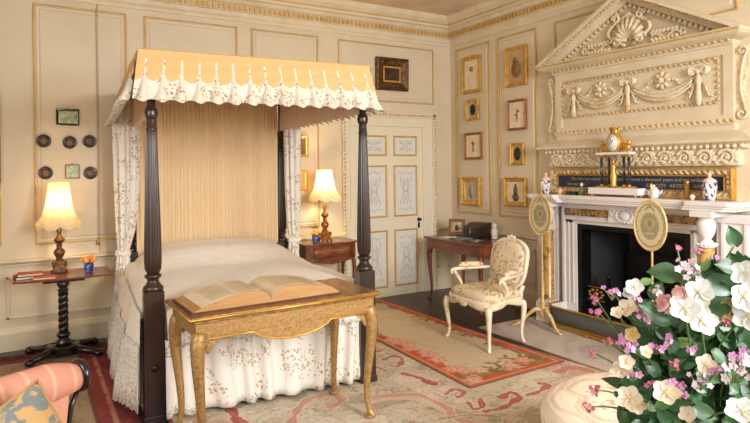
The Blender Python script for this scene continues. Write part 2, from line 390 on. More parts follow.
for k_, z0, z1 in ((1.0, 1.232, 1.27), (.975, 1.215, 1.232), (.95, 1.195, 1.215)):
    s_.prism([(x*k_, y*k_+(0 if y == 0 else (1-k_)*0)) for x, y in sh], lambda a, b_, d: (a, b_, d), z0, z1)
s_.build('mantel_shelf', whitemarble, fp, bevel=.005)
# firebox
fb = MB()
fb.box(-.62, .62, .43, .45, 0.008, 1.02).box(-.6, .6, 0, .45, 1.0, 1.02)
fb.add([(-OW-.02, -.02, .008), (-OW-.02, -.02, 1.0), (-.36, .42, 1.0), (-.36, .42, .008)], [(0, 1, 2, 3)], False)
fb.add([(OW+.02, -.02, .008), (OW+.02, -.02, 1.0), (.36, .42, 1.0), (.36, .42, .008)], [(3, 2, 1, 0)], False)
fb.build('firebox', M('sooty_black_lining', rgb(20, 20, 21), .5), fp)
ins = MB().box(-OW, -OW+.05, -.09, .05, .008, OH).box(OW-.05, OW, -.09, .05, .008, OH).box(-OW+.05, OW-.05, -.09, .05, OH-.05, OH)
ins.build('iron_surround', darkiron, fp, bevel=.004)
gr = thing('fire_grate', 'black iron fire grate with brass ornaments inside the fireplace', 'grate', (.02, FC, .008), -PI/2)
g = MB()
for z in (.3, .36, .42): g.tube([(-.28, -.02, z), (-.2, -.08, z), (.2, -.08, z), (.28, -.02, z)], .007, 6)
g.box(-.3, .3, -.02, .3, .22, .24).box(-.3, .3, .28, .3, .22, .7)
for x in (-.29, .29): g.box(x-.015, x+.015, -.03, 0, 0, .46); g.ell((x, -.015, .48), .022)
for x in (-.29, .29): g.box(x-.015, x+.015, .27, .3, 0, .3)
g.build('basket', darkiron, gr)
for s in (-1, 1):
    pl = MB(); a, b_ = sorted((s*.3, s*.5)); pl.box(a, b_, -.055, -.03, .22, .40)
    pl.box(a, b_, -.045, -.03, 0.0, .22)
    pl.build('hob_plate', darkiron, gr, bevel=.004)
    o_ = MB(); cx = s*.4
    for k in range(9):
        o_.ell((cx+.075*math.cos(k*PI/4.5), -.06, .31+.04*math.sin(k*PI/4.5)), (.02, .01, .013), 4, 6)
    o_.ell((cx, -.06, .31), (.03, .015, .02)).box(cx-.1, cx+.1, -.06, -.05, .245, .255).box(cx-.1, cx+.1, -.06, -.05, .37, .378)
    o_.build('brass_relief', brass, gr)
# fender
fe = thing('fender', 'low brass fender with dark mesh curving round the hearth', 'fender', (0, FC, .008), -PI/2)
path = []
for k in range(9): a = PI+PI/2*k/8; path.append((-.55+.16*math.cos(a), -.27+.15*math.sin(a)))
path = [(-.71, -.15)]+path; path = path+[(-x, y) for x, y in path[::-1]]
def ext(mb, z0, z1, off=0):
    P = []
    for z in (z0, z1): P.append([(x, y, z) for x, y in path])
    mb.grid(P)
m_ = MB(); ext(m_, .04, .195); m_.build('mesh_panel', M('dark_fender_mesh', rgb(96, 98, 88), .55, .3, bs=.8, bsc=160), fe, solid=.004)
for z, r in ((.2, .011), (.045, .009), (.02, .014)): MB().tube([(x, y, z) for x, y in path], r, 8).build('rail', brass, fe)
for x in (-.6, -.2, .2, .6): MB().ell((x, -.42 if abs(x) < .5 else -.41, .012), (.02, .02, .012)).build('foot', brass, fe)

# ------------------------------------------------------------------ overmantel
om = thing('overmantel', 'carved cream and gilt overmantel with triangular pediment above the mantel', 'overmantel', (0, YC, 0), -PI/2)
bk = MB().box(-.86, .88, -.07, 0, 1.80, 2.47).box(-1.0, 1.0, -.03, 0, 1.255, 2.47)
ring(bk, -.86, .88, 1.86, 2.47, .075, -.085, -.07)
bk.build('back_board', creamm, om)
wv = MB().box(-.92, .92, -.10, 0, 1.54, 1.68); wv.build('frieze_board', creamm, om)
sc = MB(); n = 11
for i in range(n):
    c = -.92+1.84*(i+.5)/n; r0 = .068
    pts = [(c+(r0*(1-.8*k/26))*math.cos(PI*.9-k/26*PI*3.2), -.108, 1.602+(r0*(1-.8*k/26))*math.sin(PI*.9-k/26*PI*3.2)) for k in range(27)]
    sc.tube(pts, [.015*(1-.5*k/26) for k in range(27)], 6)
    sc.tube([(c-.09+.1*k/8, -.108, 1.555+.03*math.sin(k/8*PI)) for k in range(9)], .013, 6)
    for q in range(5): 
        a = -.3+q*.5; sc.ell((c+.035+.045*math.cos(a)*.8, -.107, 1.60+.05*math.sin(a)), (.028, .014, .013), 4, 6, Matrix.Rotation(-a, 4, 'Y'))
    sc.ell((c, -.11, 1.602), (.016, .014, .016), 4, 8)
sc.build('wave_scroll_carving', reliefm, om)
cs = MB()
prof = [(.10, 1.67), (.11, 1.68), (.12, 1.70), (.145, 1.712), (.17, 1.718), (.175, 1.725), (.175, 1.742), (.15, 1.76), (.10, 1.79), (.07, 1.81)]
P = []
for d, z in prof:
    e = .85+d*1.1; P.append([(-e, 0, z), (-e, -d, z), (e, -d, z), (e, 0, z)])
cs.grid(P, smooth=False); cs.build('cornice_shelf', creamm, om)
eg = MB()
for i in range(38): x = -.98+1.96*(i+.5)/38; eg.ell((x, -.122, 1.690), (.024, .018, .02), 4, 6)
eg.build('egg_moulding', reliefm, om)
r_ = MB(); rope(r_, (-.9, -.085, 1.885), (.9, -.085, 1.885), r=.013, step=.05); r_.build('rope_moulding', palegilt, om)
r_ = MB()
for p0, p1 in (((-.765, -.08, 2.375), (.765, -.08, 2.375)), ((-.765, -.08, 2.035), (.765, -.08, 2.035)), ((-.765, -.08, 2.035), (-.765, -.08, 2.375)), ((.765, -.08, 2.035), (.765, -.08, 2.375))): rope(r_, p0, p1, r=.011, step=.045)
r_.build('rope_moulding', palegilt, om)
def bow(mb, x, z, s=1.0):
    for q in (-1, 1):
        mb.tube([(x+q*s*(.0+.05*math.sin(k/10*PI)), -.1-.01*math.sin(k/10*PI), z+s*(.02+.045*math.sin(k/10*2*PI)*.6+.03*k/10)) for k in range(11)], .009*s, 6)
        mb.ell((x+q*.045*s, -.1, z+.035*s), (.026*s, .02, .022*s), 6, 8)
        mb.tube([(x+q*s*(.02+.04*k/6), -.09, z-s*(.03+.08*k/6)+.01*math.sin(k)) for k in range(7)], .007*s, 5)
        for k in range(3): mb.ell((x+q*s*(.045+.012*k), -.09, z-s*(.05+.03*k)), (.014, .01, .01), 4, 6)
    mb.ell((x, -.105, z+.03*s), (.02, .02, .02))
    mb.lathe([(.005, -.16*s), (.022, -.15*s), (.026, -.11*s), (.018, -.05*s), (.028, -.02*s), (.012, .02*s)], (x, -.1, z), 10, sy=.7)
dr = [(-.62, 2.24), (-.02, 2.25), (.62, 2.25)]
for x, z in dr:
    mb = MB(); bow(mb, x, z, 1.35 if x < .6 else 1.45); mb.build('ribbon_drop', reliefm, om)
for a, b_ in ((-.62, -.02), (-.02, .62)):
    mb = MB()
    for q in range(3):
        mb.tube([(a+.05+(b_-a-.1)*k/20, -.09-.012*(q == 1), 2.25-.02*q-(.085+.012*q)*math.sin(k/20*PI)**.8) for k in range(21)], [.008+.013*math.sin(k/20*PI) for k in range(21)], 6)
    mb.build('swag', reliefm, om)
    mb = MB(); c = (a+b_)/2
    for k in range(8): an = k*PI/4; mb.ell((c+.05*math.cos(an), -.085, 2.265+.05*math.sin(an)), (.034, .016, .02), 4, 6, Matrix.Rotation(-an, 4, 'Y'))
    mb.ell((c, -.1, 2.265), (.026, .024, .026))
    for q in (-1, 1):
        for k in range(4): mb.ell((c+q*(.10+.024*k), -.082, 2.265-.02*k+.01*(k % 2)), (.022, .012, .016), 4, 6)
    mb.build('rosette', reliefm, om)
# side consoles
for s in (-1, 1):
    mb = MB(); mb.prism([(.88, 1.86), (.97, 1.9), (.985, 2.0), (.93, 2.12), (.96, 2.25), (.985, 2.36), (.97, 2.45), (.88, 2.47)], lambda a, b_, d: (s*a, d, b_), -.05, 0)
    pts = []
    for k in range(60):
        t = k/59
        if t < .3: u = t/.3; an = u*PI*2.2; r = .012+.03*u; pts.append((.925+r*math.cos(an), 1.93+r*math.sin(an)))
        elif t < .7: u = (t-.3)/.4; pts.append((.955-.035*math.sin(u*PI), 1.96+.42*u))
        else: u = 1-(t-.7)/.3; an = -u*PI*2.2; r = .012+.025*u; pts.append((.935+r*math.cos(an), 2.41+r*math.sin(an)))
    mb.tube([(s*x, -.06, z) for x, z in pts], .011, 6)
    for k in range(5): mb.ell((s*(.925), -.058, 2.06+.06*k), (.012, .012, .024), 4, 6)
    mb.build('side_scroll', reliefm, om)
# pediment
pe = MB(); P = []
for d, z in [(.07, 2.46), (.10, 2.47), (.11, 2.50), (.17, 2.515), (.2, 2.53), (.22, 2.55), (.22, 2.572), (.07, 2.578)]:
    e = .78+d; P.append([(-e, 0, z), (-e, -d, z), (e, -d, z), (e, 0, z)])
pe.grid(P, smooth=False); pe.build('pediment_cornice', creamm, om)
MB().box(-.99, .99, -.226, -.214, 2.548, 2.562).build('gilt_fillet', goldpaint, om)
r_ = MB(); rope(r_, (-.89, -.125, 2.50), (.89, -.125, 2.50), r=.012, step=.05); r_.build('rope_moulding', palegilt, om)
AP = 3.10
MB().prism([(-.98, 2.57), (.98, 2.57), (0, AP-.03)], lambda a, b_, d: (a, d, b_), -.08, -.005).build('tympanum', M('tympanum_grey_cream', rgb(208, 192, 158), .6), om)
for s in (-1, 1):
    mb = MB(); L = Vector((1.0, AP-2.572)); u = L.normalized(); nrm = Vector((u.y, -u.x))   # downwards
    for d, t0, t1 in ((-.225, 0, .03), (-.19, .03, .05), (-.13, .05, .085)):
        q = []
        A = Vector((-1.0, 2.572)); B = Vector((0, AP))
        def low(t): return [(A.x+t*1.0/abs(u.y)*1.0, A.y), (0, B.y-t/u.x)]
        o0 = low(t0); o1 = low(t1)
        q = [o0[0], o0[1], o1[1], o1[0]]
        mb.prism([(s*x, z) for x, z in q], lambda a, b_, dd: (a, dd, b_), d, 0)
    mb.build('raking_cornice', creamm, om)
    mb = MB(); rope(mb, (s*-.94, -.2, 2.562), (0, -.2, AP-.045), r=.012, step=.035); mb.build('gilt_rope', palegilt, om)
    mb = MB()
    for k in range(17):
        t = (k+.5)/17; c = Vector((s*-(.77*(1-t)), -.09, 2.575+.405*t)); mb.cbox(c, (.024, .05, .03), Matrix.Rotation(-s*math.atan(.528), 4, 'Y'))
    mb.build('dentils', reliefm, om)
sl = MB()
cz = 2.66
for k in range(9):
    a = PI*(k+.5)/9; sl.tube([(0+.02*math.cos(a), -.10, cz+.02*math.sin(a)), (.10*math.cos(a), -.13, cz+.12*math.sin(a)), (.15*math.cos(a), -.10, cz+.21*math.sin(a))], [.008, .02, .027], 6)
for s in (-1, 1):
    pts = [(s*(.03+.18*math.sin(k/24*PI*1.1)), -.105, 2.615+.29*(k/24)**.9) for k in range(25)]; sl.tube(pts, .016, 6)
    for zz, rr in ((2.87, .042), (2.665, .055)):
        pts = [(s*(.12+rr*(1-.8*k/20)*math.cos(k/20*PI*2.6)), -.115, zz+rr*(1-.8*k/20)*math.sin(k/20*PI*2.6)) for k in range(21)]; sl.tube(pts, .013, 6)
sl.build('shell_ornament', reliefm, om)
for s in (-1, 1):
    mb = MB(); mb.tube([(s*(.2+.26*k/10), -.09, 2.65+.02*math.sin(k*.9)) for k in range(11)], .012, 5)
    for k in range(7):
        x = .22+.036*k
        for q in (-1, 1): mb.ell((s*x, -.092, 2.655+q*.034), (.038*(1-.06*k), .014, .02), 4, 6, Matrix.Rotation(-q*s*.7, 4, 'Y'))
    for q in range(6): an = q*PI/3; mb.ell((s*.49+.024*math.cos(an), -.09, 2.65+.024*math.sin(an)), (.018, .012, .018), 4, 6)
    mb.build('leaf_spray', reliefm, om)
# inscription panel standing on the shelf against the overmantel
ip = thing('inscription_panel', 'long dark blue lettered panel in a carved gilt frame on the mantel', 'panel', (0, FC, 1.2715), -PI/2)
mb = MB(); ring(mb, -.90, .90, 0, .255, .012, -.10, -.032); ring(mb, -.832, .832, .062, .19, .008, -.078, -.032); mb.build('frame', gold, ip, bevel=.004)
mb = MB()
P = [[(-.89, -.09, .012), (.89, -.09, .012), (.89, -.09, .245), (-.89, -.09, .245)], [(-.83, -.06, .065), (.83, -.06, .065), (.83, -.06, .188), (-.83, -.06, .188)]]
mb.grid(P, cv=True, smooth=False)
for k in range(34):
    x = -.86+1.72*(k+.5)/34
    for z, q in ((.217, 1), (.037, -1)): mb.ell((x, -.076, z), (.036, .02, .014), 4, 6, Matrix.Rotation(q*.7, 4, 'Y'))
for s in (-1, 1):
    for z in (.1, .14, .18): mb.ell((s*.86, -.076, z), (.022, .016, .018), 4, 6)
mb.build('gadrooned_band', M('silvered_gadroon', rgb(222, 202, 162), .45, .2, c2=rgb(188, 150, 92), ns=20), ip)
MB().box(-.83, .83, -.055, -.034, .062, .19).build('dark_panel', M('navy_lettered_board', rgb(40, 52, 72), .45), ip)
def text(s, x, z, size, mat, parent, y, name='lettering'):
    c = bpy.data.curves.new(name, 'FONT'); c.body = s; c.size = size; c.extrude = .0006; c.align_x = 'CENTER'
    t = bpy.data.objects.new('tmp', c); COL.objects.link(t); dg = bpy.context.evaluated_depsgraph_get(); me = bpy.data.meshes.new_from_object(t.evaluated_get(dg))
    bpy.data.objects.remove(t); o = bpy.data.objects.new(name, me); COL.objects.link(o); me.materials.append(mat)
    me.transform(Matrix.Translation((x, y, z)) @ Matrix.Rotation(PI/2, 4, 'X')); o.parent = parent; return o
lt = M('faded_gilt_letters', rgb(176, 156, 116), .5)
text('The bliss has rested by the fire and warmed a thousand years and has smiled', 0, .138, .043, lt, ip, -.0565)
text('the war even', -.6, .086, .043, lt, ip, -.0565); text('EXXODY  ARTISTIS  ANST', .42, .084, .046, lt, ip, -.0565)

# ------------------------------------------------------------------ picture frames
def picture(name, label, M_, x, z, w, h, fw, fmat, pmat, motif=None, group=None, depth=.03, tilt=0, inner=None, y0=-.014, hang=False):
    p = M_ @ Vector((x, y0, z)); rz = 0 if M_ is BACK else -PI/2
    t = thing(name, label, 'picture', p, rz, group); t.rotation_euler = (tilt, 0, rz)
    f = MB(); P = []
    for o, d in ((0, 0), (0, -depth*.8), (fw*.2, -depth), (fw*.45, -depth*.7), (fw*.8, -depth*.55), (fw, -depth*.3)):
        P.append([(-w/2+o, d, -h/2+o), (w/2-o, d, -h/2+o), (w/2-o, d, h/2-o), (-w/2+o, d, h/2-o)])
    f.grid(P, cv=True, smooth=False).box(-w/2+.002, w/2-.002, -.0025, 0, -h/2+.002, h/2-.002)
    f.build('frame', fmat, t)
    MB().box(-w/2+fw*.9, w/2-fw*.9, -depth*.3-.002, -.0028, -h/2+fw*.9, h/2-fw*.9).build('mount', pmat, t)
    yy = -depth*.3-.003
    if inner:
        m = MB(); ring(m, -w/2+fw, w/2-fw, -h/2+fw, h/2-fw, inner[0], yy-.002, yy+.001); m.build('inner_slip', inner[1], t)
    if motif:
        for nm, shapes, mt in motif:
            m = MB()
            for (cx, cz, rx, rz_) in shapes: m.lathe([(1, 0), (1, .0015)], (cx, yy, cz), 16, M=Matrix.Rotation(PI/2, 4, 'X') @ Matrix.Diagonal((rx, rz_, 1, 1)))
            m.build(nm, mt, t)
    if hang: MB().tube([(.008*math.cos(k*PI/6), -.008, h/2+.008+.008*math.sin(k*PI/6)) for k in range(12)], .002, 4, closed=True).build('hanging_ring', brass, t)
    return t
ink = M('dark_silhouette', rgb(40, 34, 30), .6); sepia = M('sepia_drawing', rgb(160, 128, 92), .8); green = M('green_wash', rgb(112, 136, 112), .8)
pgrey = M('pale_grey_sheet', rgb(196, 184, 154), .7, c2=rgb(178, 166, 136), ns=14); rosewood = M('red_brown_frame', rgb(164, 104, 56), .4, .15, c2=rgb(134, 80, 42), ns=12)
blueill = M('blue_green_figure', rgb(72, 98, 102), .7, c2=rgb(150, 120, 80), ns=40)
G = 'framed pictures on the panelled right wall'
picture('framed_picture', 'gilt framed print with a small green wreath, top of the column nearest the corner', RIGHT, .45, 2.68, .34, .45, .05, gold, paper, [('wreath', [(0, .07, .04, .03)], green), ('wreath_centre', [(0, .075, .025, .014)], paper)], G, hang=True)
picture('framed_silhouette', 'tiny gilt framed dark oval portrait, second down in the column nearest the corner', RIGHT, .465, 2.25, .225, .25, .035, gold, pgrey, [('oval', [(0, 0, .05, .07)], ink)], G)
picture('framed_drawing', 'red-brown framed drawing, third down in the column nearest the corner', RIGHT, .465, 1.805, .31, .325, .03, rosewood, paper, [('drawing', [(0, .0, .012, .07), (0, .03, .03, .02), (.01, -.06, .02, .01)], sepia)], G)
picture('framed_picture', 'deep gilt frame holding a plain grey-beige sheet, lowest picture nearest the corner', RIGHT, .43, 1.25, .35, .345, .065, gold, pgrey, [('drawing', [(0, 0, .05, .09)], M('faint_grey', rgb(170, 160, 134), .8))], G, hang=True, depth=.045)
picture('framed_drawing', 'gilt framed sepia figure drawing at the top of the column beside the pediment', RIGHT, 1.21, 2.665, .335, .44, .045, gold, M('tan_drawing_paper', rgb(196, 166, 120), .8, c2=rgb(184, 152, 106), ns=10), [('drawing', [(0, -.03, .07, .10), (-.02, .07, .03, .04)], M('tan_figure', rgb(156, 120, 82), .8))], G, hang=True)
picture('framed_drawing', 'orange-brown framed drawing of a slender plant, second down beside the overmantel', RIGHT, 1.215, 2.125, .285, .34, .03, rosewood, paper, [('drawing', [(0, 0, .010, .08), (.02, .04, .02, .014), (-.02, .0, .02, .012)], sepia)], G, hang=True)
picture('framed_silhouette', 'small gilt framed dark oval portrait, third down beside the overmantel', RIGHT, 1.215, 1.69, .21, .24, .035, gold, M('tan_mount', rgb(190, 160, 110), .7), [('oval', [(0, 0, .052, .075)], M('dark_green_oval', rgb(40, 48, 42), .5))], G)
picture('framed_picture', 'gilt framed blue-green costume figure, lowest picture beside the fireplace', RIGHT, 1.185, 1.265, .335, .32, .05, gold, paper, [('figure', [(0, .07, .018, .022), (0, .01, .034, .05), (0, -.06, .05, .045)], blueill)], G, hang=True, depth=.04)
oldgilt = M('dark_old_gilt', rgb(120, 84, 44), .45, .5, c2=rgb(70, 48, 30), ns=18, bs=.6, bsc=40)
picture('oil_painting', 'small dark oil painting in a heavy carved brown-gilt frame above the door', BACK, -.92, 2.68, .45, .39, .10, oldgilt, M('dark_old_painting', rgb(34, 28, 22), .3, c2=rgb(84, 58, 38), ns=14), None, None, .06, .03, (.02, gold), y0=-.02)
picture('framed_print', 'small landscape print in a black frame, above the rows of roundels', BACK, -4.395, 2.04, .185, .15, .022, blackwood, M('pale_green_landscape', rgb(214, 216, 190), .7, c2=rgb(120, 150, 116), ns=22), None, None, .015, 0, None, hang=True)
picture('framed_print', 'small square print with a pale green abstract scene, just above the lit lampshade', BACK, -4.362, 1.548, .118, .13, .012, M('tan_thin_frame', rgb(150, 116, 74), .5), M('pale_green_square', rgb(206, 214, 190), .7, c2=rgb(150, 176, 150), ns=30), None, None, .012, 0, None, hang=True)
picture('framed_picture', 'small gilt framed picture partly hidden by the right bed curtain, the upper one', BACK, -2.10, 1.80, .15, .24, .035, gold, M('brown_miniature', rgb(130, 96, 62), .6), None, 'gilt frames behind the bed curtain', .02, hang=True)
picture('framed_picture', 'gilt framed picture beside the right lampshade, the lower one', BACK, -2.12, 1.42, .16, .22, .035, gold, M('tan_mount', rgb(190, 160, 110), .7), None, 'gilt frames behind the bed curtain', .02)
picture('tall_frame', 'edge of a dark gilt frame hanging at the far left of the back wall', BACK, -5.22, 1.85, .62, .78, .05, oldgilt, M('brown_miniature', rgb(130, 96, 62), .6), None, None, .03)
RG = 'round black framed miniatures on the left wall panel'
rl = [(-4.585, 1.823, 'leftmost of the upper row, black-framed round miniature'), (-4.38, 1.812, 'middle of the upper row, black-framed round miniature with reddish centre'), (-4.219, 1.824, 'rightmost of the upper row, black-framed round miniature'), (-4.573, 1.538, 'round black-framed miniature in the lower row, left above the lamp'), (-4.214, 1.533, 'round black-framed miniature in the lower row, right of the square print')]
rm = [M('reddish_portrait', rgb(140, 92, 72), .6, c2=rgb(110, 104, 84), ns=40)]
base_r = None
for x, z, lab in rl:
    if base_r is None:
        t = thing('round_miniature', lab, 'picture', (x, -.012, z), 0, RG); R90 = Matrix.Rotation(PI/2, 4, 'X')
        MB().lathe([(.058, 0), (.058, .012), (.05, .02), (.036, .014), (.034, .01)], (0, 0, 0), 24, M=R90).build('frame', blackwood, t)
        MB().lathe([(.034, .008), (.034, .0115)], (0, 0, 0), 20, M=R90).build('portrait', rm[0], t)
        MB().tube([(.006*math.cos(k*PI/5), -.008, .064+.006*math.sin(k*PI/5)) for k in range(10)], .0018, 4, closed=True).build('hanging_ring', brass, t)
        base_r = t
    else:
        t = copy_tree(base_r); t.location = (x, -.012, z); t['label'] = lab
bp = thing('bell_pull', 'slim cord with a small brass weight hanging on the wall beside the left lamp', 'bell pull', (-4.155, -.03, .86))
MB().tube([(0, 0, .06), (0, 0, 1.2), (0, .02, 2.2)], .0018, 5).build('cord', M('tan_cord', rgb(170, 130, 80), .8), bp)
MB().lathe([(.004, 0), (.014, .01), (.014, .04), (.005, .065)], (0, 0, 0), 10).build('weight', brass, bp)

# ------------------------------------------------------------------ four-poster bed (local: x across, y towards the headboard, origin at the near left post)
BW = 1.445; BL = 1.98
bed = thing('four_poster_bed', 'four-poster bed with carved dark posts, gold and floral valance and pleated backcloth', 'bed', (-4.05, -2.17, .0075), math.radians(-4.3))
flor = floral('floral_chintz', rgb(236, 229, 218), (rgb(200, 138, 104), rgb(186, 148, 98), rgb(140, 84, 62)), rgb(150, 146, 104), 9, .46, .6)
flor2 = floral('floral_valance', rgb(228, 220, 204), (rgb(178, 104, 74), rgb(186, 150, 96), rgb(120, 80, 60)), rgb(150, 146, 100), 11, .5, .7, maskattr=True, under=rgb(222, 182, 124))
posts = ((0, 0), (BW, 0), (0, BL), (BW, BL))
for i, (px, py) in enumerate(posts):
    p = MB(); zt = .80
    p.box(px-.059, px+.059, py-.059, py+.059, .045, zt).box(px-.066, px+.066, py-.066, py+.066, 0, .045)
    p.lathe([(.058, zt), (.062, .81), (.06, .825), (.045, .84), (.034, .86), (.036, .875), (.05, .885), (.052, .895), (.04, .905)], (px, py, 0), 20)
    fl = lambda t, z: 1+.06*abs(math.cos(t*7)) if z > .93 else 1
    p.lathe([(.036, .905), (.05, .935), (.053, .98), (.052, 1.1), (.047, 1.3), (.041, 1.5), (.035, 1.7), (.030, 1.86)], (px, py, 0), 56, mod=lambda t, z: 1-.2*abs(math.cos(t*7))**3)
    p.lathe([(.026, 1.78), (.034, 1.79), (.034, 1.80), (.026, 1.81), (.028, 1.86), (.036, 1.87), (.040, 1.90), (.036, 1.925), (.025, 1.94), (.025, 2.22)], (px, py, 0), 16)
    o = p.build('post', wood, bed, bevel=.004)
    if i < 2:
        MB().ell((px, py-.062, .335), (.018, .008, .02)).lathe([(.022, 0), (.022, .004)], (px, py-.058, .335), 14, M=Matrix.Rotation(PI/2, 4, 'X')).build('bolt_cover', M('dark_bronze', rgb(70, 56, 40), .3, .9), o)
        MB().lathe([(.012, 0), (.02, .01), (.02, .03), (.012, .04)], (px, py, 0), 12, M=Matrix.Translation((0, 0, -.04))) 
r_ = MB().box(-.02, .02, .06, BL-.06, .30, .42).box(BW-.02, BW+.02, .06, BL-.06, .30, .42).box(.06, BW-.06, -.02, .02, .30, .42); r_.build('rail', wood, bed)
MB().box(.03, BW-.03, .03, BL-.03, .42, .68).build('mattress', M('mattress_ticking', rgb(230, 224, 210), .9), bed, bevel=.05)
MB().box(.06, BW-.06, BL-.015, BL+.015, .3, 1.0).build('headboard', wood, bed)
# canopy (tester), backcloth, valances
MB().box(-.035, BW+.035, -.04, BL+.05, 2.20, 2.235).build('tester', M('pale_lining', rgb(214, 190, 160), .9), bed)
goldcloth = M('gold_cloth', rgb(222, 184, 126), .7, c2=rgb(212, 170, 110), ns=6, scale=(1, 1, .4))
MB().grid([[(-.08, -.09, 2.27), (BW+.01, -.09, 2.27)], [(-.08, BL+.06, 2.27), (BW+.01, BL+.06, 2.27)]]).build('canopy_top', goldcloth, bed, solid=.006)
def valance(p0, p1, out, ncone, name, flare=.07, hgt=.325, e0=0, e1=0):
    p0, p1, out = Vector(p0), Vector(p1), Vector(out); L = (p1-p0).length; d = (p1-p0)/L
    nx = int(L/.006); nz = 44; P = []; mask = []
    sp_ = L/ncone
    for i in range(nx+1):
        s = L*i/nx; row = []
        ph = (s/sp_+.5) % 1.0; ds = min(ph, 1-ph)*sp_
        for j in range(nz+1):
            t = j/nz
            o = flare*t**1.1
            u_ = (t-.18)/.82; w = .0045+.011*u_+.026*max(0, u_)**3.2 if t > .18 else 0
            b = 0
            if ds < w: b = math.sqrt(w*w-ds*ds)*1.7
            b += .006*math.sin(s*23+1.3*math.sin(s*7))*t
            sc = .44+.16*math.sin(PI*ph)**.5
            white = 1 if (ds < w or t > sc) else 0
            if t < sc and not ds < w: b += .008+.004*math.sin(ph*PI)*math.sin(t*26+s*9)
            zz = -hgt*t - .012*math.cos(ph*2*PI)*(t > .9)*(t-.9)*10
            se = (e0*(1-s/L)*-1 + e1*(s/L))*t
            q = p0+d*(s+se)+out*(o+b); row.append((q.x, q.y, p0.z+zz)); mask.append(0 if white else 1)
        P.append(row)
    mb = MB().grid(P); o_ = mb.build(name, flor2, bed)
    mk = np.array(mask, 'f'); paint(o_, lambda co: np.stack([mk]*3, 1)); return o_
valance((-.08, -.09, 2.27), (BW+.01, -.09, 2.27), (0, -1, 0), 15, 'valance_front', .055, .315, .04, .06)
valance((-.08, BL+.06, 2.27), (-.08, -.09, 2.27), (-1, 0, 0), 18, 'valance_side', .055, .315, 0, .04)
valance((BW+.01, -.09, 2.27), (BW+.01, BL+.06, 2.27), (1, 0, 0), 18, 'valance_side', .06, .315, .04, 0)
fr_ = MB()
for i in range(60):
    x = -.05+(BW+.1)*(i+.5)/60; fr_.ell((x, -.09, 2.274), (.014, .006, .005), 4, 6)
fr_.build('top_braid', goldcloth, bed)
def pleats(p0, p1, z0, z1, amp, freq, name, mat, res=.006, zb=None, flare=0, out=(0, -1), solid=0, jitter=.3, nz=10, top=.35):
    p0, p1 = Vector(p0), Vector(p1); L = (p1-p0).length; d = (p1-p0)/L; n = Vector((out[0], out[1], 0)); P = []
    nx = int(L/res)
    for i in range(nx+1):
        s = L*i/nx; row = []
        for j in range(nz+1):
            t = j/nz; a = amp*(top+(1-top)*t)
            w = math.sin(s*freq*2*PI+jitter*3*math.sin(s*freq*1.7)+jitter*2*math.sin(s*freq*.6+t*2))
            w = (abs(w)**.7)*(1 if w > 0 else -1)
            q = p0+d*s+n*(a*w+flare*t); row.append((q.x, q.y, z1+(z0-z1)*t+(zb(s) if zb and j == nz else 0)))
        P.append(row)
    return MB().grid(P).build(name, mat, bed, solid=solid)
pleats((0.05, BL-.04, 0), (BW-.05, BL-.04, 0), .72, 2.2, .011, 26, 'backcloth', M('gold_backcloth', rgb(240, 212, 170), .75, c2=rgb(236, 206, 162), ns=10, scale=(1, 1, .05)), .005, jitter=.35, top=.9)
sheer = translucent('sheer_lining', rgb(240, 214, 192), .45)
pleats((BW-.03, .1, 0), (BW-.03, BL-.1, 0), 1.93, 2.2, .014, 14, 'inner_valance', sheer, .008, out=(1, 0))
pleats((.03, .1, 0), (.03, BL-.1, 0), 1.93, 2.2, .014, 14, 'inner_valance', sheer, .008, out=(1, 0))
def curtain(cx, cy, prof, name):
    P = []; n = 90
    for z, rx, ry, ox in prof:
        row = []
        for k in range(n):
            t = 2*PI*k/n; m_ = 1+.16*math.cos(9*t+z*.6)+.05*math.cos(4*t)
            row.append((cx+ox+rx*m_*math.cos(t), cy+ry*m_*math.sin(t), z))
        P.append(row)
    o = MB().grid(P, cv=True).build(name, flor, bed); return o
c = curtain(-.035, BL-.10, [(2.19, .08, .09, .02), (2.0, .10, .12, 0), (1.8, .10, .12, 0), (1.5, .095, .11, 0), (1.2, .085, .10, -.005), (1.0, .07, .08, -.015), (.84, .045, .05, -.03), (.80, .042, .045, -.035), (.74, .05, .055, -.035), (.5, .055, .07, -.05), (.2, .065, .08, -.06), (.03, .075, .08, -.07)], 'bed_curtain')
tb = MB()
for k in range(26): a = k*2*PI/26; tb.ell((-.07+.052*math.cos(a), BL-.10+.055*math.sin(a), .80+.008*math.sin(a*5)), (.018, .018, .022), 4, 6)
tb.build('tieback', linen, c)
c = curtain(BW+.075, BL-.14, [(2.19, .05, .08, -.02), (2.0, .075, .10, 0), (1.6, .07, .10, 0), (1.3, .065, .09, 0), (1.0, .06, .08, .005), (.84, .045, .05, .01), (.7, .05, .06, .0), (.4, .06, .07, .0), (.03, .07, .07, .0)], 'bed_curtain')
tb = MB()
for k in range(26): a = k*2*PI/26; tb.ell((BW+.085+.052*math.cos(a), BL-.14+.055*math.sin(a), .82), (.016, .016, .02), 4, 6)
tb.build('tieback', linen, c)
pleats((.06, -.06, 0), (BW-.06, -.06, 0), .025, .50, .034, 6.5, 'bed_skirt', flor, .006, jitter=.5, solid=.003, top=.8)
pleats((-.045, .1, 0), (-.045, BL-.2, 0), .025, .56, .018, 9, 'bed_skirt', flor, .008, out=(-1, 0), jitter=.5)
pleats((BW+.03, .1, 0), (BW+.03, BL-.2, 0), .025, .56, .018, 9, 'bed_skirt', flor, .008, out=(1, 0), jitter=.5)

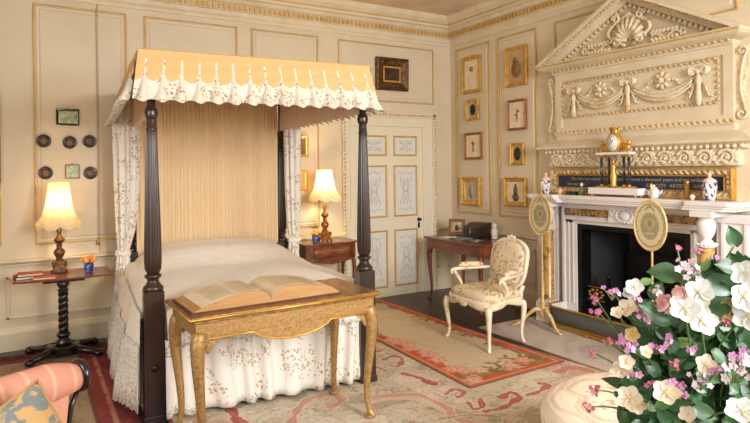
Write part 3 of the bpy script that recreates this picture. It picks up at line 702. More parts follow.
# bedspread lying on the bed (same local frame)
bs_ = thing('bedspread', 'cream embroidered bedspread with lace hem draped over the bed', 'bedspread', (-4.05, -2.17, 0), math.radians(-4.3))
def topz(x, y):
    u = 2*x/BW-1; e = 1-abs(u)**3.2
    z = .70+.045*e+.012*math.sin(y*3)
    z += (.14*smooth(1.15, 1.55, y))*(1-abs(u)**6)
    f = max(0, 1-y/.22)
    return float(z-.035*f*f + .004*math.sin(x*9+y*4)*math.sin(y*7))
P = []; ny = 90
for j in range(ny+1):
    y = -.03+(BL-.065)*j/ny; row = []
    for k in range(28):                       # left drop from hem up
        t = k/28; z = .10+(.60)*t; fold = .022*math.sin(y*17+1.2*math.sin(y*5))*(1-t)
        zh = z+.03*math.sin(y*6+1)*(1-t)
        kf = .12+.88*float(smooth(-.03, .28, y)); row.append((-.078-(.115*(1-t)**.8+max(-.01, fold))*kf, y, zh))
    for k in range(7):
        a = PI/2*k/7; zt = topz(.02, y); row.append((.02-.085*math.cos(a)-.013*(1-k/7), y if k == 0 else max(y, .085), zt-.07+.07*math.sin(a)))
    for k in range(41):
        x = .02+(BW-.04)*k/40; row.append((x, max(y, .085), topz(x, max(y, .085))))
    for k in range(1, 8):
        a = PI/2*k/7; zt = topz(BW-.02, y); row.append((BW-.02+.085*math.sin(a), max(y, .085), zt-.07*(1-math.cos(a))))
    for k in range(1, 16):
        t = k/15; row.append((BW+.068+.035*t+.02*t*abs(math.sin(y*16)), max(y, -.02), topz(BW-.02, y)-.07-.27*t+.03*math.sin(y*5)*t))
    P.append(row)
# rounded front edge between the posts and hanging flap
mb = MB().grid(P)
P = []
for k in range(41):
    x = .07+(BW-.14)*k/40; row = []
    zt = topz(x, .085)
    for i in range(7):
        a = PI/2*i/6; row.append((x, .085-.15*math.sin(a), zt-.055*(1-math.cos(a))))
    for i in range(1, 9): row.append((x, -.07-.012*math.sin(x*26)*i/8-.022*i/8, zt-.055-(zt-.055-.545)*i/8))
    P.append(row)
mb.grid(P)
o = mb.build('cloth', linen, bs_)
P = []
for k in range(201):
    x = .07+(BW-.14)*k/200; s_c = .012*abs(math.sin(k*PI/8))
    P.append([(x, -.097-.012*math.sin(x*26), .555), (x, -.10-.012*math.sin(x*26), .51), (x, -.101-.012*math.sin(x*26), .475-s_c)])
MB().grid(P).build('lace_hem', lace, bs_, solid=.002)
P = []
for k in range(301):
    y = -.03+(BL-.065)*k/300; f = .022*math.sin(y*17+1.2*math.sin(y*5)); s_c = .015*abs(math.sin(k*PI/10)); h = .03*math.sin(y*6+1)
    kf = .12+.88*float(smooth(-.03, .28, y)); P.append([(-.085-(.115*(1-t)**.8+max(-.01, .022*math.sin(y*17+1.2*math.sin(y*5))*(1-t)))*kf, y, (.10+.60*t+.03*math.sin(y*6+1)*(1-t)) if t > 0 else .055+h-s_c) for t in (.62, .5, .36, .24, .12, 0)])
MB().grid(P).build('lace_hem', lace, bs_, solid=.002)

# ------------------------------------------------------------------ gilt console at the foot of the bed
gesso = M('gilt_gesso', rgb(188, 150, 94), .42, .4, c2=rgb(156, 118, 68), ns=60, bs=.3, bsc=90)
gessod = M('worn_gilt_top', rgb(164, 118, 60), .35, .3, c2=rgb(110, 74, 42), ns=30, bs=.2, bsc=80)
ct = thing('gilt_side_table', 'long gilt gesso table on cabriole legs standing at the foot of the bed', 'table', (-3.432, -2.635, .0075), math.radians(1.5))
MB().box(-.575, .575, -.275, .275, .755, .782).box(-.56, .56, -.262, .262, .742, .755).build('table_top', gessod, ct, bevel=.006)
MB().tube([(-.577, -.277, .768), (.577, -.277, .768), (.577, .277, .768), (-.577, .277, .768)], .009, 6, closed=True).build('edge_moulding', gold, ct)
f = MB().box(-.545, .545, -.25, -.23, .665, .742).box(-.545, .545, .23, .25, .665, .742).box(-.545, -.525, -.23, .23, .665, .742).box(.525, .545, -.23, .23, .665, .742)
f.build('frieze', gesso, ct, bevel=.003)
ap = MB()
out = [(-.47, .668)]+[(-.47+.0*k, .668) for k in range(0)]
for k in range(31):
    t = k/30; x = -.235+.47*t; out.append((x, .662-.066*math.sin(PI*t)**.6))
out = [(-.50, .668), (-.48, .662), (-.24, .662)]+out[1:]+[(.24, .662), (.48, .662), (.50, .668)]
ap.prism(out, lambda a, b_, d: (a, d, b_), -.262, -.248); ap.build('apron', gesso, ct)
r_ = MB(); r_.tube([(x, -.264, z-.003) for x, z in out[1:-1]], .006, 6); r_.build('apron_bead', gold, ct)
def cab(mb, x, y, sx, sy, ztop, r, s=1.0, n=10, k=.03):
    zs = [1, .93, .85, .72, .5, .28, .12, .05, .02, 0]; of = [0, .4, .7, .6, .15, -.3, -.2, .3, .6, .55]; rs = [1.0, 1.0, .92, .78, .62, .48, .40, .46, .62, .5]
    mb.tube([(x+sx*k*o, y+sy*k*o, ztop*z) for z, o in zip(zs, of)], [r*q for q in rs], n)
for sx in (-1, 1):
    for sy in (-1, 1):
        l = MB(); cab(l, sx*.515, sy*.222, sx, sy, .70, .044); l.ell((sx*.52, sy*.228, .012), (.034, .034, .012)); 
        l.prism([(sx*.50, .666), (sx*.37, .666), (sx*.42, .652), (sx*.455, .625), (sx*.475, .57), (sx*.50, .56)], lambda a, b_, d: (a, d, b_), sy*.245-.008, sy*.245+.008)
        l.build('leg', gesso, ct, sub=1)
# open book
bk_ = thing('open_book', 'large old open book with yellowed pages lying on the gilt table', 'book', (-3.535, -2.635, .79), math.radians(2)); bk_.scale = (1.2, 1.25, 1.25)
MB().box(-.378, .378, -.158, .158, 0, .006).build('cover', M('worn_brown_leather', rgb(92, 48, 32), .6), bk_)
for s in (-1, 1):
    P = []; prof = [(.0, .02), (.02, .052), (.06, .068), (.12, .07), (.2, .062), (.27, .05), (.325, .038)] if s > 0 else [(.0, .02), (.02, .05), (.06, .066), (.12, .066), (.2, .055), (.28, .036), (.33, .022)]
    mb = MB(); top = [[(s*x, -.155, z), (s*x, .155, z)] for x, z in prof]; mb.grid(top)
    o_ = [(s*x, z) for x, z in prof]+[(s*.37, .006), (0, .006)]
    mb.build('page', paper, bk_)
    e = MB(); e.prism(o_, lambda a, b_, d: (a, d, b_-.001), -.1545, .1545); e.build('page_block', M('page_edges', rgb(196, 150, 96), .7, c2=rgb(176, 130, 78), ns=60, scale=(.1, .1, 3)), bk_)
    tx = MB()
    for col in (0, 1):
        for r in range(15):
            y = .125-.0165*r; x0 = .045+.125*col; 
            if r == 0 and col == 0: continue
            xs = [x0+.105*k/6 for k in range(7)]
            def zz(x): return float(np.interp(x, [q[0] for q in prof], [q[1] for q in prof]))+.0012
            tx.grid([[(s*x, y, zz(x)), (s*x, y-.006, zz(x))] for x in xs])
    tx.build('printed_lines', M('faded_print', rgb(214, 192, 156), .8), bk_)

# ------------------------------------------------------------------ lamps
shadem = translucent('cream_silk_shade', rgb(246, 222, 178), .32)
fringem = translucent('ivory_fringe', rgb(226, 206, 166), .12)
def shade(parent, z, R, r, h, mat):
    P = []; n = 64; prof = [(1, 0), (.85, .09), (.725, .2), (.63, .36), (.56, .55), (.51, .76), (.48, .9), (.47, 1)]
    for q, t in prof:
        P.append([((R*q)*math.cos(k*2*PI/n), (R*q)*math.sin(k*2*PI/n), z+h*t-(.030*abs(math.sin(k*PI/8)) if t == 0 else 0)) for k in range(n)])
    s_ = MB().grid(P, cv=True).build('lamp_shade', mat, parent)
    P = []
    for t in range(5):
        P.append([((R*(1.0+.015*(k % 2)))*math.cos(k*PI/64), (R*(1.0+.015*(k % 2)))*math.sin(k*PI/64), z+.003-.030*abs(math.sin(k*PI/16))-.040*t/4*(1-.45*(k % 2))) for k in range(128)])
    MB().grid(P, cv=True).build('fringe', fringem, s_)
    rb = MB()
    for k in range(8):
        a = k*PI/4+PI/8; rb.tube([(R*q*1.004*math.cos(a), R*q*1.004*math.sin(a), z+h*t) for q, t in prof], .0022, 4)
    rb.build('shade_rib', fringem, s_)
    return s_
def lamp(name, label, loc, zb, R, h, metal, power, fat=1.0):
    t = thing(name, label, 'lamp', loc, 0); z = loc[2]
    b = MB().cbox((0, 0, .03), (.10*fat, .10*fat, .03)); b.cbox((0, 0, .07), (.085*fat, .085*fat, .06))
    for sx in (-1, 1):
        for sy in (-1, 1): b.ell((sx*.05*fat, sy*.05*fat, .012), (.018, .018, .014), 5, 8); b.ell((sx*.046*fat, sy*.046*fat, .08), (.014, .014, .025), 5, 8)
    b.cbox((0, 0, .106), (.06, .06, .015))
    b.build('base', metal, t, bevel=.003)
    MB().lathe([(.03, .11), (.022, .13), (.038, .16), (.044, .185), (.03, .205), (.016, .22), (.024, .235), (.016, .25), (.038, .27), (.042, .29), (.02, .31), (.013, .34), (.022, .365), (.014, .38), (.01, .40), (.01, zb+.08)], (0, 0, 0), 20, mod=lambda a, z_: 1+.06*math.cos(8*a)).build('stem', metal, t)
    MB().ell((0, 0, zb+h*.45), (.028, .028, .04)).build('bulb', BULB, t)
    shade(t, zb, R, 0, h, shadem)
    l = bpy.data.lights.new('lamp_light', 'POINT'); l.energy = power; l.color = (1, .78, .42); l.shadow_soft_size = .045
    lo = bpy.data.objects.new('lamp_light', l); COL.objects.link(lo); lo.parent = t; lo.location = (0, 0, zb+h*.5)
    return t
BULB, nt, b = nodes('glowing_bulb'); b.inputs['Emission Color'].default_value = (1, .8, .5, 1); b.inputs['Emission Strength'].default_value = 12
oldmetal = M('tarnished_gilt_metal', rgb(150, 112, 74), .35, .7, c2=rgb(96, 66, 44), ns=25, bs=.4, bsc=50)
giltmetal = M('gilt_lamp_metal', rgb(190, 130, 60), .3, .8, c2=rgb(140, 88, 40), ns=25, bs=.4, bsc=50)
LZ = .6835
lamp('table_lamp', 'lit lamp with fringed cream shade on the left tripod table', (-4.485, -.33, LZ), .435, .172, .335, oldmetal, 15)
lamp('table_lamp', 'lit lamp with fringed cream shade on the right bedside table near the door', (-1.95, -.27, .765), .485, .175, .285, giltmetal, 30)

# left table with barley twist stem
lt_ = thing('occasional_table', 'dark table with barley-twist stem and cross feet left of the bed', 'table', (-4.465, -.43, .0075), 0); lt_.scale = (1, 1, .978)
tp = MB(); out = [(-.36, -.2), (-.2, -.235), (.2, -.235), (.36, -.2), (.36, .22), (.2, .25), (-.2, .25), (-.36, .22)]
tp.prism(out, lambda a, b_, d: (a, b_, d), .682, .698); tp.build('table_top', M('reddish_table_top', rgb(130, 66, 44), .3, c2=rgb(92, 44, 30), ns=8, coat=.4), lt_, bevel=.003)
MB().box(-.15, .15, -.2, .2, .66, .682).build('under_frame', blackwood, lt_, bevel=.003)
st = MB(); pts = []; rr = []
for k in range(90):
    t = k/89; z = .20+.36*t; a = t*2*PI*3.3; pts.append((.013*math.cos(a), .013*math.sin(a), z)); rr.append(.027)
st.tube(pts, rr, 12).tube([(-x, -y, z) for x, y, z in pts], rr, 12)
st.lathe([(.03, .545), (.045, .56), (.03, .58), (.045, .60), (.05, .62), (.035, .64), (.05, .66)], (0, 0, 0), 18)
st.lathe([(.03, .08), (.06, .10), (.065, .125), (.035, .15), (.05, .17), (.055, .185), (.03, .21)], (0, 0, 0), 18)
st.build('twisted_stem', blackwood, lt_)
MB().prism([(.11*math.cos(k*PI/4+PI/8), .11*math.sin(k*PI/4+PI/8)) for k in range(8)], lambda a, b_, d: (a*1.2, b_*1.2, d), .035, .10).build('base_block', blackwood, lt_, bevel=.008)
for k in range(4):
    a = (.66, PI-.66, PI+.66, -.66)[k]; l = MB(); l.tube([(.08*math.cos(a), .08*math.sin(a), .075), (.18*math.cos(a), .18*math.sin(a), .055), (.29*math.cos(a), .29*math.sin(a), .042)], [.04, .036, .032], 8, flat=.9); l.ell((.31*math.cos(a), .31*math.sin(a), .034), (.04, .04, .034)); l.build('foot', blackwood, lt_)
redcov = [M('red_book_cloth', rgb(150, 44, 36), .6), M('dark_red_book_cloth', rgb(116, 36, 34), .6), M('crimson_book_cloth', rgb(172, 62, 50), .6)]
def book(loc, rz, w, d, h, m, lab, grp=None):
    t = thing('book', lab, 'book', loc, rz, grp)
    MB().box(-w/2, w/2, -d/2, d/2, 0, .003).box(-w/2, w/2, -d/2, d/2, h-.003, h).box(-w/2, -w/2+.003, -d/2, d/2, 0, h).build('cover', m, t, bevel=.001)
    MB().box(-w/2+.004, w/2-.004, -d/2+.004, d/2-.004, .003, h-.003).build('page_block', paper, t)
BG = 'red books on the left table'
book((-4.71, -.48, .6905), .12, .20, .15, .022, redcov[1], 'lowest dark red book of the pile on the left table', BG)
book((-4.70, -.48, .713), .0, .18, .14, .02, redcov[0], 'top bright red book of the pile on the left table', BG)
book((-4.60, -.59, .6905), -.15, .16, .11, .018, redcov[2], 'faded crimson book lying nearest the front edge of the left table', BG)
def posy(name, label, loc, r, cols):
    t = thing(name, label, 'vase', loc)
    MB().lathe([(.6*r, 0), (.8*r, .01), (1.02*r, .045), (1.0*r, .06), (.95*r, .075), (.9*r, .075), (.85*r, .05)], (0, 0, 0), 20).build('bowl', floral('blue_white_china', rgb(44, 66, 140), (rgb(230, 232, 238),)*3, rgb(200, 206, 224), 30, .5, .6, rough=.15) if 'blue_white_china' not in MATS else MATS['blue_white_china'], t)
    rnd = random.Random(hash(name+label[:3]) % 99 if False else len(label))
    return t
def rose(mb, c, r, rnd):
    for ring_, n, rr, up in ((0, 5, .62, 0), (1, 4, .38, .25), (2, 3, .15, .45)):
        for k in range(n):
            a = k*2*PI/n+ring_; mb.ell((c[0]+rr*r*math.cos(a), c[1]+rr*r*math.sin(a), c[2]+up*r), (r*.5, r*.22, r*.55), 5, 8, Matrix.Rotation(a, 4, 'Z') @ Matrix.Rotation(.5, 4, 'Y') @ Matrix.Rotation(PI/2, 4, 'Z'))
def posy_flowers(loc, cols, lab, grp, n, spread):
    rnd = random.Random(len(lab))
    for k in range(n):
        a = k*2.4; rr = spread*math.sqrt((k+.3)/n); c = (loc[0]+rr*math.cos(a), loc[1]+rr*math.sin(a)*.8, loc[2]+.095+.028*(1-rr/spread)+rnd.uniform(-.006, .008))
        t = thing('rose', lab, 'flower', c, 0, grp); mb = MB(); rose(mb, (0, 0, 0), .021, rnd); mb.build('petals', cols[k % len(cols)], t)
        MB().tube([(0, 0, -.01), ((loc[0]-c[0])*.6, (loc[1]-c[1])*.6, -.05)], .002, 5).build('stem', leafm_s, t)
leafm_s = M('flower_stem_green', rgb(96, 120, 62), .6)
orange = [M('orange_petals', rgb(236, 150, 60), .6), M('apricot_petals', rgb(244, 184, 96), .6)]; yellow = [M('yellow_petals', rgb(248, 206, 70), .6), M('orange_petals', rgb(236, 150, 60), .6)]
posy('flower_bowl', 'small blue and white bowl of orange roses on the left table', (-4.27, -.45, .6905), .038, None)
posy_flowers((-4.27, -.45, .6905), orange, 'orange rose in the small blue bowl on the left table', 'orange roses in the left bowl', 11, .058)
posy('flower_bowl', 'small blue and white bowl of yellow roses on the right bedside table', (-2.09, -.33, .765), .038, None)
posy_flowers((-2.09, -.33, .765), yellow, 'yellow and orange rose in the small bowl by the right lamp', 'yellow roses in the right bowl', 9, .052)

# ------------------------------------------------------------------ bedside commode right of the bed
bc = thing('bedside_table', 'small serpentine walnut bedside table with one drawer beneath the right lamp', 'table', (-1.945, -.255, 0), 0)
def serp(w, d, k=.035):
    o = [(-w, d), (-w, -d)]
    for i in range(1, 20):
        t = i/20; o.append((-w+2*w*t, -d-k*math.sin(PI*t)*1.0-k*.35*math.sin(3*PI*t)))
    return o+[(w, -d), (w, d)]
fn = lambda a, b_, d: (a, b_, d)
MB().prism(serp(.325, .165), fn, .745, .763).build('table_top', woodred, bc, bevel=.004)
MB().prism(serp(.295, .15), fn, .585, .745).build('body', woodred, bc)
P = []
for i in range(17):
    t = i/16; x = -.22+.44*t; y = -.15-.035*math.sin(PI*(x+.295)/.59)-.012*math.sin(3*PI*(x+.295)/.59)-.006; P.append([(x, y, .61), (x, y, .725)])
dw = MB().grid(P).build('drawer', M('lighter_walnut', rgb(146, 82, 44), .3, c2=rgb(110, 58, 30), ns=10, coat=.4), bc, solid=.008)
for s in (-1, 1):
    MB().tube([(s*.085+.03*math.cos(PI+k*PI/8), -.20, .665+.016*math.sin(PI+k*PI/8)) for k in range(9)], .003, 5).ell((s*.085-.03, -.197, .667), .006).ell((s*.085+.03, -.197, .667), .006).build('drawer_handle', brass, dw)
MB().prism([(-.27, .587), (-.2, .565), (-.1, .55), (0, .535), (.1, .55), (.2, .565), (.27, .587)], lambda a, b_, d: (a, d, b_), -.185, -.172).build('apron', woodred, bc)
for sx in (-1, 1):
    for sy in (-1, 1):
        l = MB(); cab(l, sx*.275, sy*.125, sx, sy*.6, .60, .026, k=.018); l.build('leg', woodred, bc, sub=1)

# ------------------------------------------------------------------ writing table by the right wall
wt = thing('writing_table', 'walnut side table with cabriole legs against the right wall near the door', 'table', (-.40, -.855, 0), -PI/2+math.radians(-2))
MB().box(-.52, .52, -.30, .30, .712, .735).build('table_top', woodred, wt, bevel=.006)
MB().box(-.49, .49, -.27, .27, .60, .712).build('frieze', M('walnut_frieze', rgb(136, 74, 40), .32, c2=rgb(100, 52, 28), ns=9, coat=.3), wt, bevel=.003)
MB().prism([(-.26, .61), (-.2, .585), (-.05, .58), (.05, .58), (.2, .585), (.26, .61)], lambda a, b_, d: (d, a, b_), .468, .488).build('shaped_apron', woodred, wt)
cv = MB()
for k in range(9):
    for r in range(4): cv.ell((.492, -.2+.05*k, .625+.024*r), (.005, .018, .009), 4, 6)
cv.build('carved_end_drawer', MATS['lighter_walnut'], wt)
for sx in (-1, 1):
    for sy in (-1, 1):
        l = MB(); cab(l, sx*.46, sy*.24, sx, sy, .62, .036, k=.022); l.ell((sx*.475, sy*.25, .012), (.026, .026, .012)); l.build('leg', woodred, wt, sub=1)
ph = thing('photo_frame', 'standing brown photo frame with a small portrait on the writing table', 'photo frame', (-.30, -.47, .736), -PI/2+.5)
ph.rotation_euler = (-.15, 0, -PI/2+.62)
f = MB(); ring(f, -.10, .10, 0, .19, .035, -.012, .0); f.build('frame', M('brown_photo_frame', rgb(130, 84, 46), .4, .2), ph, bevel=.003)
MB().box(-.07, .07, -.006, -.002, .03, .16).build('photograph', M('sepia_photo', rgb(214, 200, 170), .4, c2=rgb(150, 130, 100), ns=30), ph)
mp = MB(); mp.lathe([(1, 0), (1, .0015)], (0, -.006, .085), 14, M=Matrix.Rotation(PI/2, 4, 'X') @ Matrix.Diagonal((.022, .036, 1, 1))); mp.build('portrait', M('dark_portrait', rgb(90, 74, 60), .5), ph)
MB().cbox((0, .03, .07), (.04, .004, .15), Matrix.Rotation(.35, 4, 'X')).build('easel_back', blackwood, ph)
bx_ = thing('black_box', 'black lacquered box with sloping lid and gilt clasp on the writing table', 'box', (-.26, -.80, .736), -PI/2+.12)
bb = MB(); bb.prism([(-.12, 0), (-.12, .12), (.0, .165), (.12, .165), (.12, 0)], lambda a, b_, d: (d, a, b_), -.11, .11); bb.build('body', M('black_lacquer', rgb(26, 26, 26), .25, coat=.5), bx_, bevel=.004)
MB().prism([(-.122, .122), (.0, .168), (.122, .168)], lambda a, b_, d: (d, a, b_), -.112, .112).build('lid', M('dark_brown_leather', rgb(62, 46, 36), .4), bx_)
MB().ell((0, -.122, .07), (.012, .006, .016)).cbox((0, -.12, .1), (.012, .006, .03)).build('clasp', brass, bx_)
jr = thing('porcelain_bottle', 'small pink and white porcelain bottle right of the black box', 'bottle', (-.20, -1.02, .736))
MB().lathe([(.03, 0), (.036, .01), (.028, .02), (.036, .035), (.04, .07), (.036, .10), (.024, .115), (.02, .125), (.026, .13), (.028, .16), (.016, .175)], (0, 0, 0), 18).build('body', floral('pink_china', rgb(236, 228, 220), (rgb(200, 90, 80),)*3, rgb(190, 120, 110), 40, .45, .6, rough=.2), jr)
for i, (x, y, a, w, d, m, lab) in enumerate([(-.53, -.60, .3, .20, .14, M('white_card', rgb(226, 222, 212), .6), 'white paper lying at the front of the writing table'), (-.48, -.78, -.2, .22, .15, M('blue_grey_card', rgb(120, 130, 140), .6), 'blue-grey booklet lying on the writing table'), (-.50, -1.06, .1, .13, .09, M('silvery_tray', rgb(170, 170, 165), .25, .8), 'small silvery tray near the front corner of the writing table')]):
    t = thing('paper' if i == 0 else ('booklet' if i == 1 else 'tray'), lab, 'paper' if i < 2 else 'tray', (x, y, .736), a)
    mb = MB().box(-w/2, w/2, -d/2, d/2, 0, .003 if i < 2 else .004)
    if i == 1: mb.box(-w/2, w/2, -d/2, d/2, .004, .008)
    if i == 2: ring(mb, -w/2, w/2, -d/2, d/2, .008, 0, .012) if False else mb.tube([(-w/2, -d/2, .006), (w/2, -d/2, .006), (w/2, d/2, .006), (-w/2, d/2, .006)], .005, 5, closed=True)
    mb.build('sheet' if i < 2 else 'plate', m, t)

# ------------------------------------------------------------------ armchair (faces the bed: local -y is its front)
ivory = M('ivory_gilt_paint', rgb(232, 218, 190), .45, c2=rgb(202, 156, 92), ns=14, lo=.55, hi=.72)
silk = floral('worn_floral_silk', rgb(226, 206, 172), (rgb(188, 134, 92), rgb(176, 146, 96), rgb(130, 90, 66)), rgb(132, 124, 84), 6.5, .55, .75, bs=.9, bsc=13)
ch = thing('armchair', 'carved ivory armchair with worn floral silk upholstery standing on the runner rug', 'armchair', (-1.235, -2.045, .016), -PI/2)
def seatout(k=1.0, n=40):
    o = []
    for i in range(n):
        a = 2*PI*i/n; c_, s_ = math.cos(a), math.sin(a); w = .295 if s_ < 0 else .25; x = w*k*(abs(c_)**.55)*(1 if c_ > 0 else -1); y = .25*k*(abs(s_)**.55)*(1 if s_ > 0 else -1)
        if s_ < 0: x = x*(1+.0*s_)
        o.append((x, y))
    return o
P = []
for z, k in ((.405, .97), (.43, 1.0), (.455, .96), (.47, .85), (.48, .6), (.483, .3), (.484, .02)):
    P.append([(x, y, z+.008*math.sin(7*x*10)*math.cos(y*30)*(k < .9)) for x, y in seatout(k)])
P = P[:1]+P[1:]; mb = MB().grid(P, cv=True); mb.build('seat', silk, ch)
mb = MB(); P = []
for z, k in ((.41, 1.0), (.41, 1.045), (.385, 1.06), (.36, 1.05), (.345, 1.03), (.345, .98)):
    P.append([(x, y, z-(.0 if z > .37 else .02*math.cos(math.atan2(y, x)*4+PI))) for x, y in seatout(k)])
mb.grid(P, cv=True); mb.ell((0, -.265, .36), (.05, .012, .025)); mb.build('seat_frame', ivory, ch)
for sx in (-1, 1):
    l = MB(); cab(l, sx*.27, -.215, sx, -1, .37, .032, k=.022); l.build('leg', ivory, ch, sub=1)
    l = MB(); cab(l, sx*.215, .215, sx*.4, 1, .37, .03, k=.025); l.build('leg', ivory, ch, sub=1)
TB = Matrix.Translation((0, .225, .40)) @ Matrix.Rotation(-.20, 4, 'X') @ Matrix.Diagonal((1.03, 1, .92, 1))
def backout(k, n=48):
    o = []
    for i in range(n):
        a = 2*PI*i/n; c_, s_ = math.cos(a), math.sin(a); w = .215+.025*s_
        x = w*k*(abs(c_)**.6)*(1 if c_ > 0 else -1); z = .23*k*(abs(s_)**.62)*(1 if s_ > 0 else -1)
        if s_ > 0: z += .025*k*max(0, math.cos(x/w*PI/2))*s_
        o.append((x, .27+z))
    return o
mb = MB(); P = []
for y, k in ((-.01, .9), (-.035, .88), (-.05, .75), (-.055, .5), (-.057, .25), (-.058, .02)): P.append([tuple(TB @ Vector((x, y, z))) for x, z in [(x, .27+(z-.27)) for x, z in backout(k)]])
mb.grid(P, cv=True)
mb.grid([[tuple(TB @ Vector((x, y, z))) for x, z in backout(k)] for y, k in ((-.01, .9), (.02, .88), (.025, .02))], cv=True)
mb.build('backrest', silk, ch)
mb = MB().tube([TB @ Vector((x, -.008, z)) for x, z in backout(.96)], .021, 8, closed=True)
for sx in (-1, 1): mb.tube([(sx*.2, .205, .36), (sx*.19, .225, .44), tuple(TB @ Vector((sx*.2, -.005, .1)))], [.026, .022, .02], 8)
for q in (-.03, 0, .03): mb.ell(tuple(TB @ Vector((q, -.02, .54+.008*(q == 0)))), (.022, .014, .016))
mb.build('back_frame', ivory, ch)
for sx in (-1, 1):
    a = MB(); a.tube([(sx*.205, .26, .60), (sx*.24, .16, .60), (sx*.285, .02, .60), (sx*.315, -.10, .60), (sx*.322, -.145, .585), (sx*.32, -.145, .56), (sx*.314, -.12, .565)], [.018, .017, .019, .02, .02, .016, .012], 8)
    a.tube([(sx*.315, -.11, .59), (sx*.325, -.08, .545), (sx*.31, -.04, .49), (sx*.285, -.04, .43), (sx*.275, -.06, .38)], [.018, .017, .017, .02, .026], 8)
    ao = a.build('arm', ivory, ch, sub=1)
    pd = MB().tube([(sx*.235, .17, .625), (sx*.25, .13, .63), (sx*.275, .05, .632), (sx*.298, -.04, .632), (sx*.303, -.065, .628)], [.016, .032, .036, .032, .016], 10, flat=.75); pd.build('arm_pad', silk, ao)

# ------------------------------------------------------------------ pole screens
polem = M('ivory_gold_pole', rgb(232, 206, 150), .4, .1, c2=rgb(206, 164, 92), ns=20)
emb = attr_mat('embroidered_oval', .8, .3, 300)
def pole_screen(loc, label, rz, zc):
    t = thing('pole_screen', label, 'screen', loc, 0, 'pole screens by the fireplace')
    for k in range(3):
        a = rz+k*2*PI/3; l = MB(); l.tube([(.01*math.cos(a), .01*math.sin(a), .17), (.07*math.cos(a), .07*math.sin(a), .175), (.14*math.cos(a), .14*math.sin(a), .12), (.2*math.cos(a), .2*math.sin(a), .05), (.27*math.cos(a), .27*math.sin(a), .012), (.30*math.cos(a), .30*math.sin(a), .014)], [.02, .02, .017, .014, .013, .01], 8); l.build('leg', polem, t)
    MB().lathe([(.01, .08), (.022, .10), (.026, .14), (.03, .18), (.018, .21), (.028, .235), (.02, .26), (.014, .28), (.018, .40), (.012, .43), (.009, .45), (.007, 1.34), (.013, 1.345), (.006, 1.36), (.014, 1.375), (.003, 1.40)], (0, 0, 0), 14).build('pole', polem, t)
    Mz = Matrix.Translation((-.022, 0, zc)) @ Matrix.Rotation(-PI/2, 4, 'Z')
    RX, RZ = .135, .19
    MB().tube([Mz @ Vector((RX*math.cos(k*PI/24), 0, RZ*math.sin(k*PI/24))) for k in range(48)], .009, 8, closed=True).build('frame', polem, t)
    P = []
    for y, sgn in ((-.004, 1), (.004, -1)):
        P = [[tuple(Mz @ Vector((RX*r*math.cos(k*PI/36), y, RZ*r*math.sin(k*PI/36)))) for k in range(72)] for r in [i/30+.001 for i in range(31)]]
        mb = MB().grid(P, cv=True)
        if sgn == 1: o = mb.build('embroidered_panel', emb, t)
        else: o2 = mb.build('panel_back', M('panel_lining', rgb(196, 176, 130), .8), t)
    def fn(co):
        x = co[:, 1]/RX; z = (co[:, 2]-zc)/RZ; r = np.sqrt(x*x+z*z); a = np.arctan2(z, x)
        c = np.tile(np.array(lin((.84, .77, .60))), (len(co), 1))
        def put(m, col): c[m] = c[m]*.0+np.array(lin(col))
        g = (np.abs(r-.86-.025*np.sin(a*22)) < .035); put(g, (.60, .56, .38))
        x2 = x; z2 = z*1.0; r2 = np.sqrt((x2/.58)**2+((z2+.02)/.55)**2); put((r2 < 1), (.58, .58, .47)); put((r2 > .82) & (r2 < .95) & (np.sin(a*14) > -.2), (.70, .62, .44))
        put((np.sqrt((x/.32)**2+((z-.05)/.26)**2) < 1+.14*np.sin(a*3)), (.74, .62, .42)); put((np.sqrt((x/.13)**2+((z-.08)/.14)**2) < 1), (.52, .54, .44))
        put((np.abs(x) < .3) & (np.abs(z+.33+.1*x*x) < .05), (.76, .66, .46)); put((np.abs(z-.68-.1*np.cos(x*8)) < .05) & (np.abs(x) < .3), (.60, .52, .34))
        return c
    paint(o, fn)
    MB().cbox((-.012, 0, zc+.1), (.02, .03, .012)).cbox((-.012, 0, zc-.1), (.02, .03, .012)).build('bracket', brass, t)
pole_screen((-.50, -2.01, .009), 'ivory pole screen with embroidered oval, beside the armchair', math.radians(-104), 1.075)
pole_screen((-.575, -3.2, .009), 'ivory pole screen with embroidered oval, in front of the firebox opening', math.radians(-60), 1.075)

# ------------------------------------------------------------------ mantel ornaments
MZ = 1.2705
def fpw(x, y, z=MZ): return (y, FC-x, z)      # local fireplace (x along, y out negative) -> world
ck = thing('mantel_clock', 'gilt and marble portico clock with dark columns at the centre of the mantel', 'clock', fpw(-.025, -.228), -PI/2); ck.scale = (.88, 1, 1.15)
MB().box(-.29, .29, -.055, .055, .018, .07).build('marble_base', whitemarble, ck, bevel=.004)
f = MB()
for x in (-.25, .25):
    for y in (-.038, .038): f.ell((x, y, .01), (.014, .014, .01))
f.build('ball_feet', gold, ck)
for a, b_ in ((-.20, -.06), (.04, .20)): MB().box(a, b_, -.048, .048, .07, .082).build('gilt_plinth', gold, ck, bevel=.002)
co_ = M('dark_column', rgb(44, 46, 56), .25, coat=.4)
for x in (-.16, -.085, .085, .16):
    c = MB().lathe([(.013, .085), (.012, .31)], (x, -.008 if abs(x) > .1 else .012, 0), 14).build('column', co_, ck)
    MB().lathe([(.019, .082), (.019, .088), (.013, .096)], (x, -.008 if abs(x) > .1 else .012, 0), 14).lathe([(.013, .305), (.02, .318), (.02, .325)], (x, -.008 if abs(x) > .1 else .012, 0), 14).build('gilt_mount', gold, c)
MB().box(-.20, .20, -.048, .036, .325, .345).build('marble_cornice', whitemarble, ck, bevel=.003)
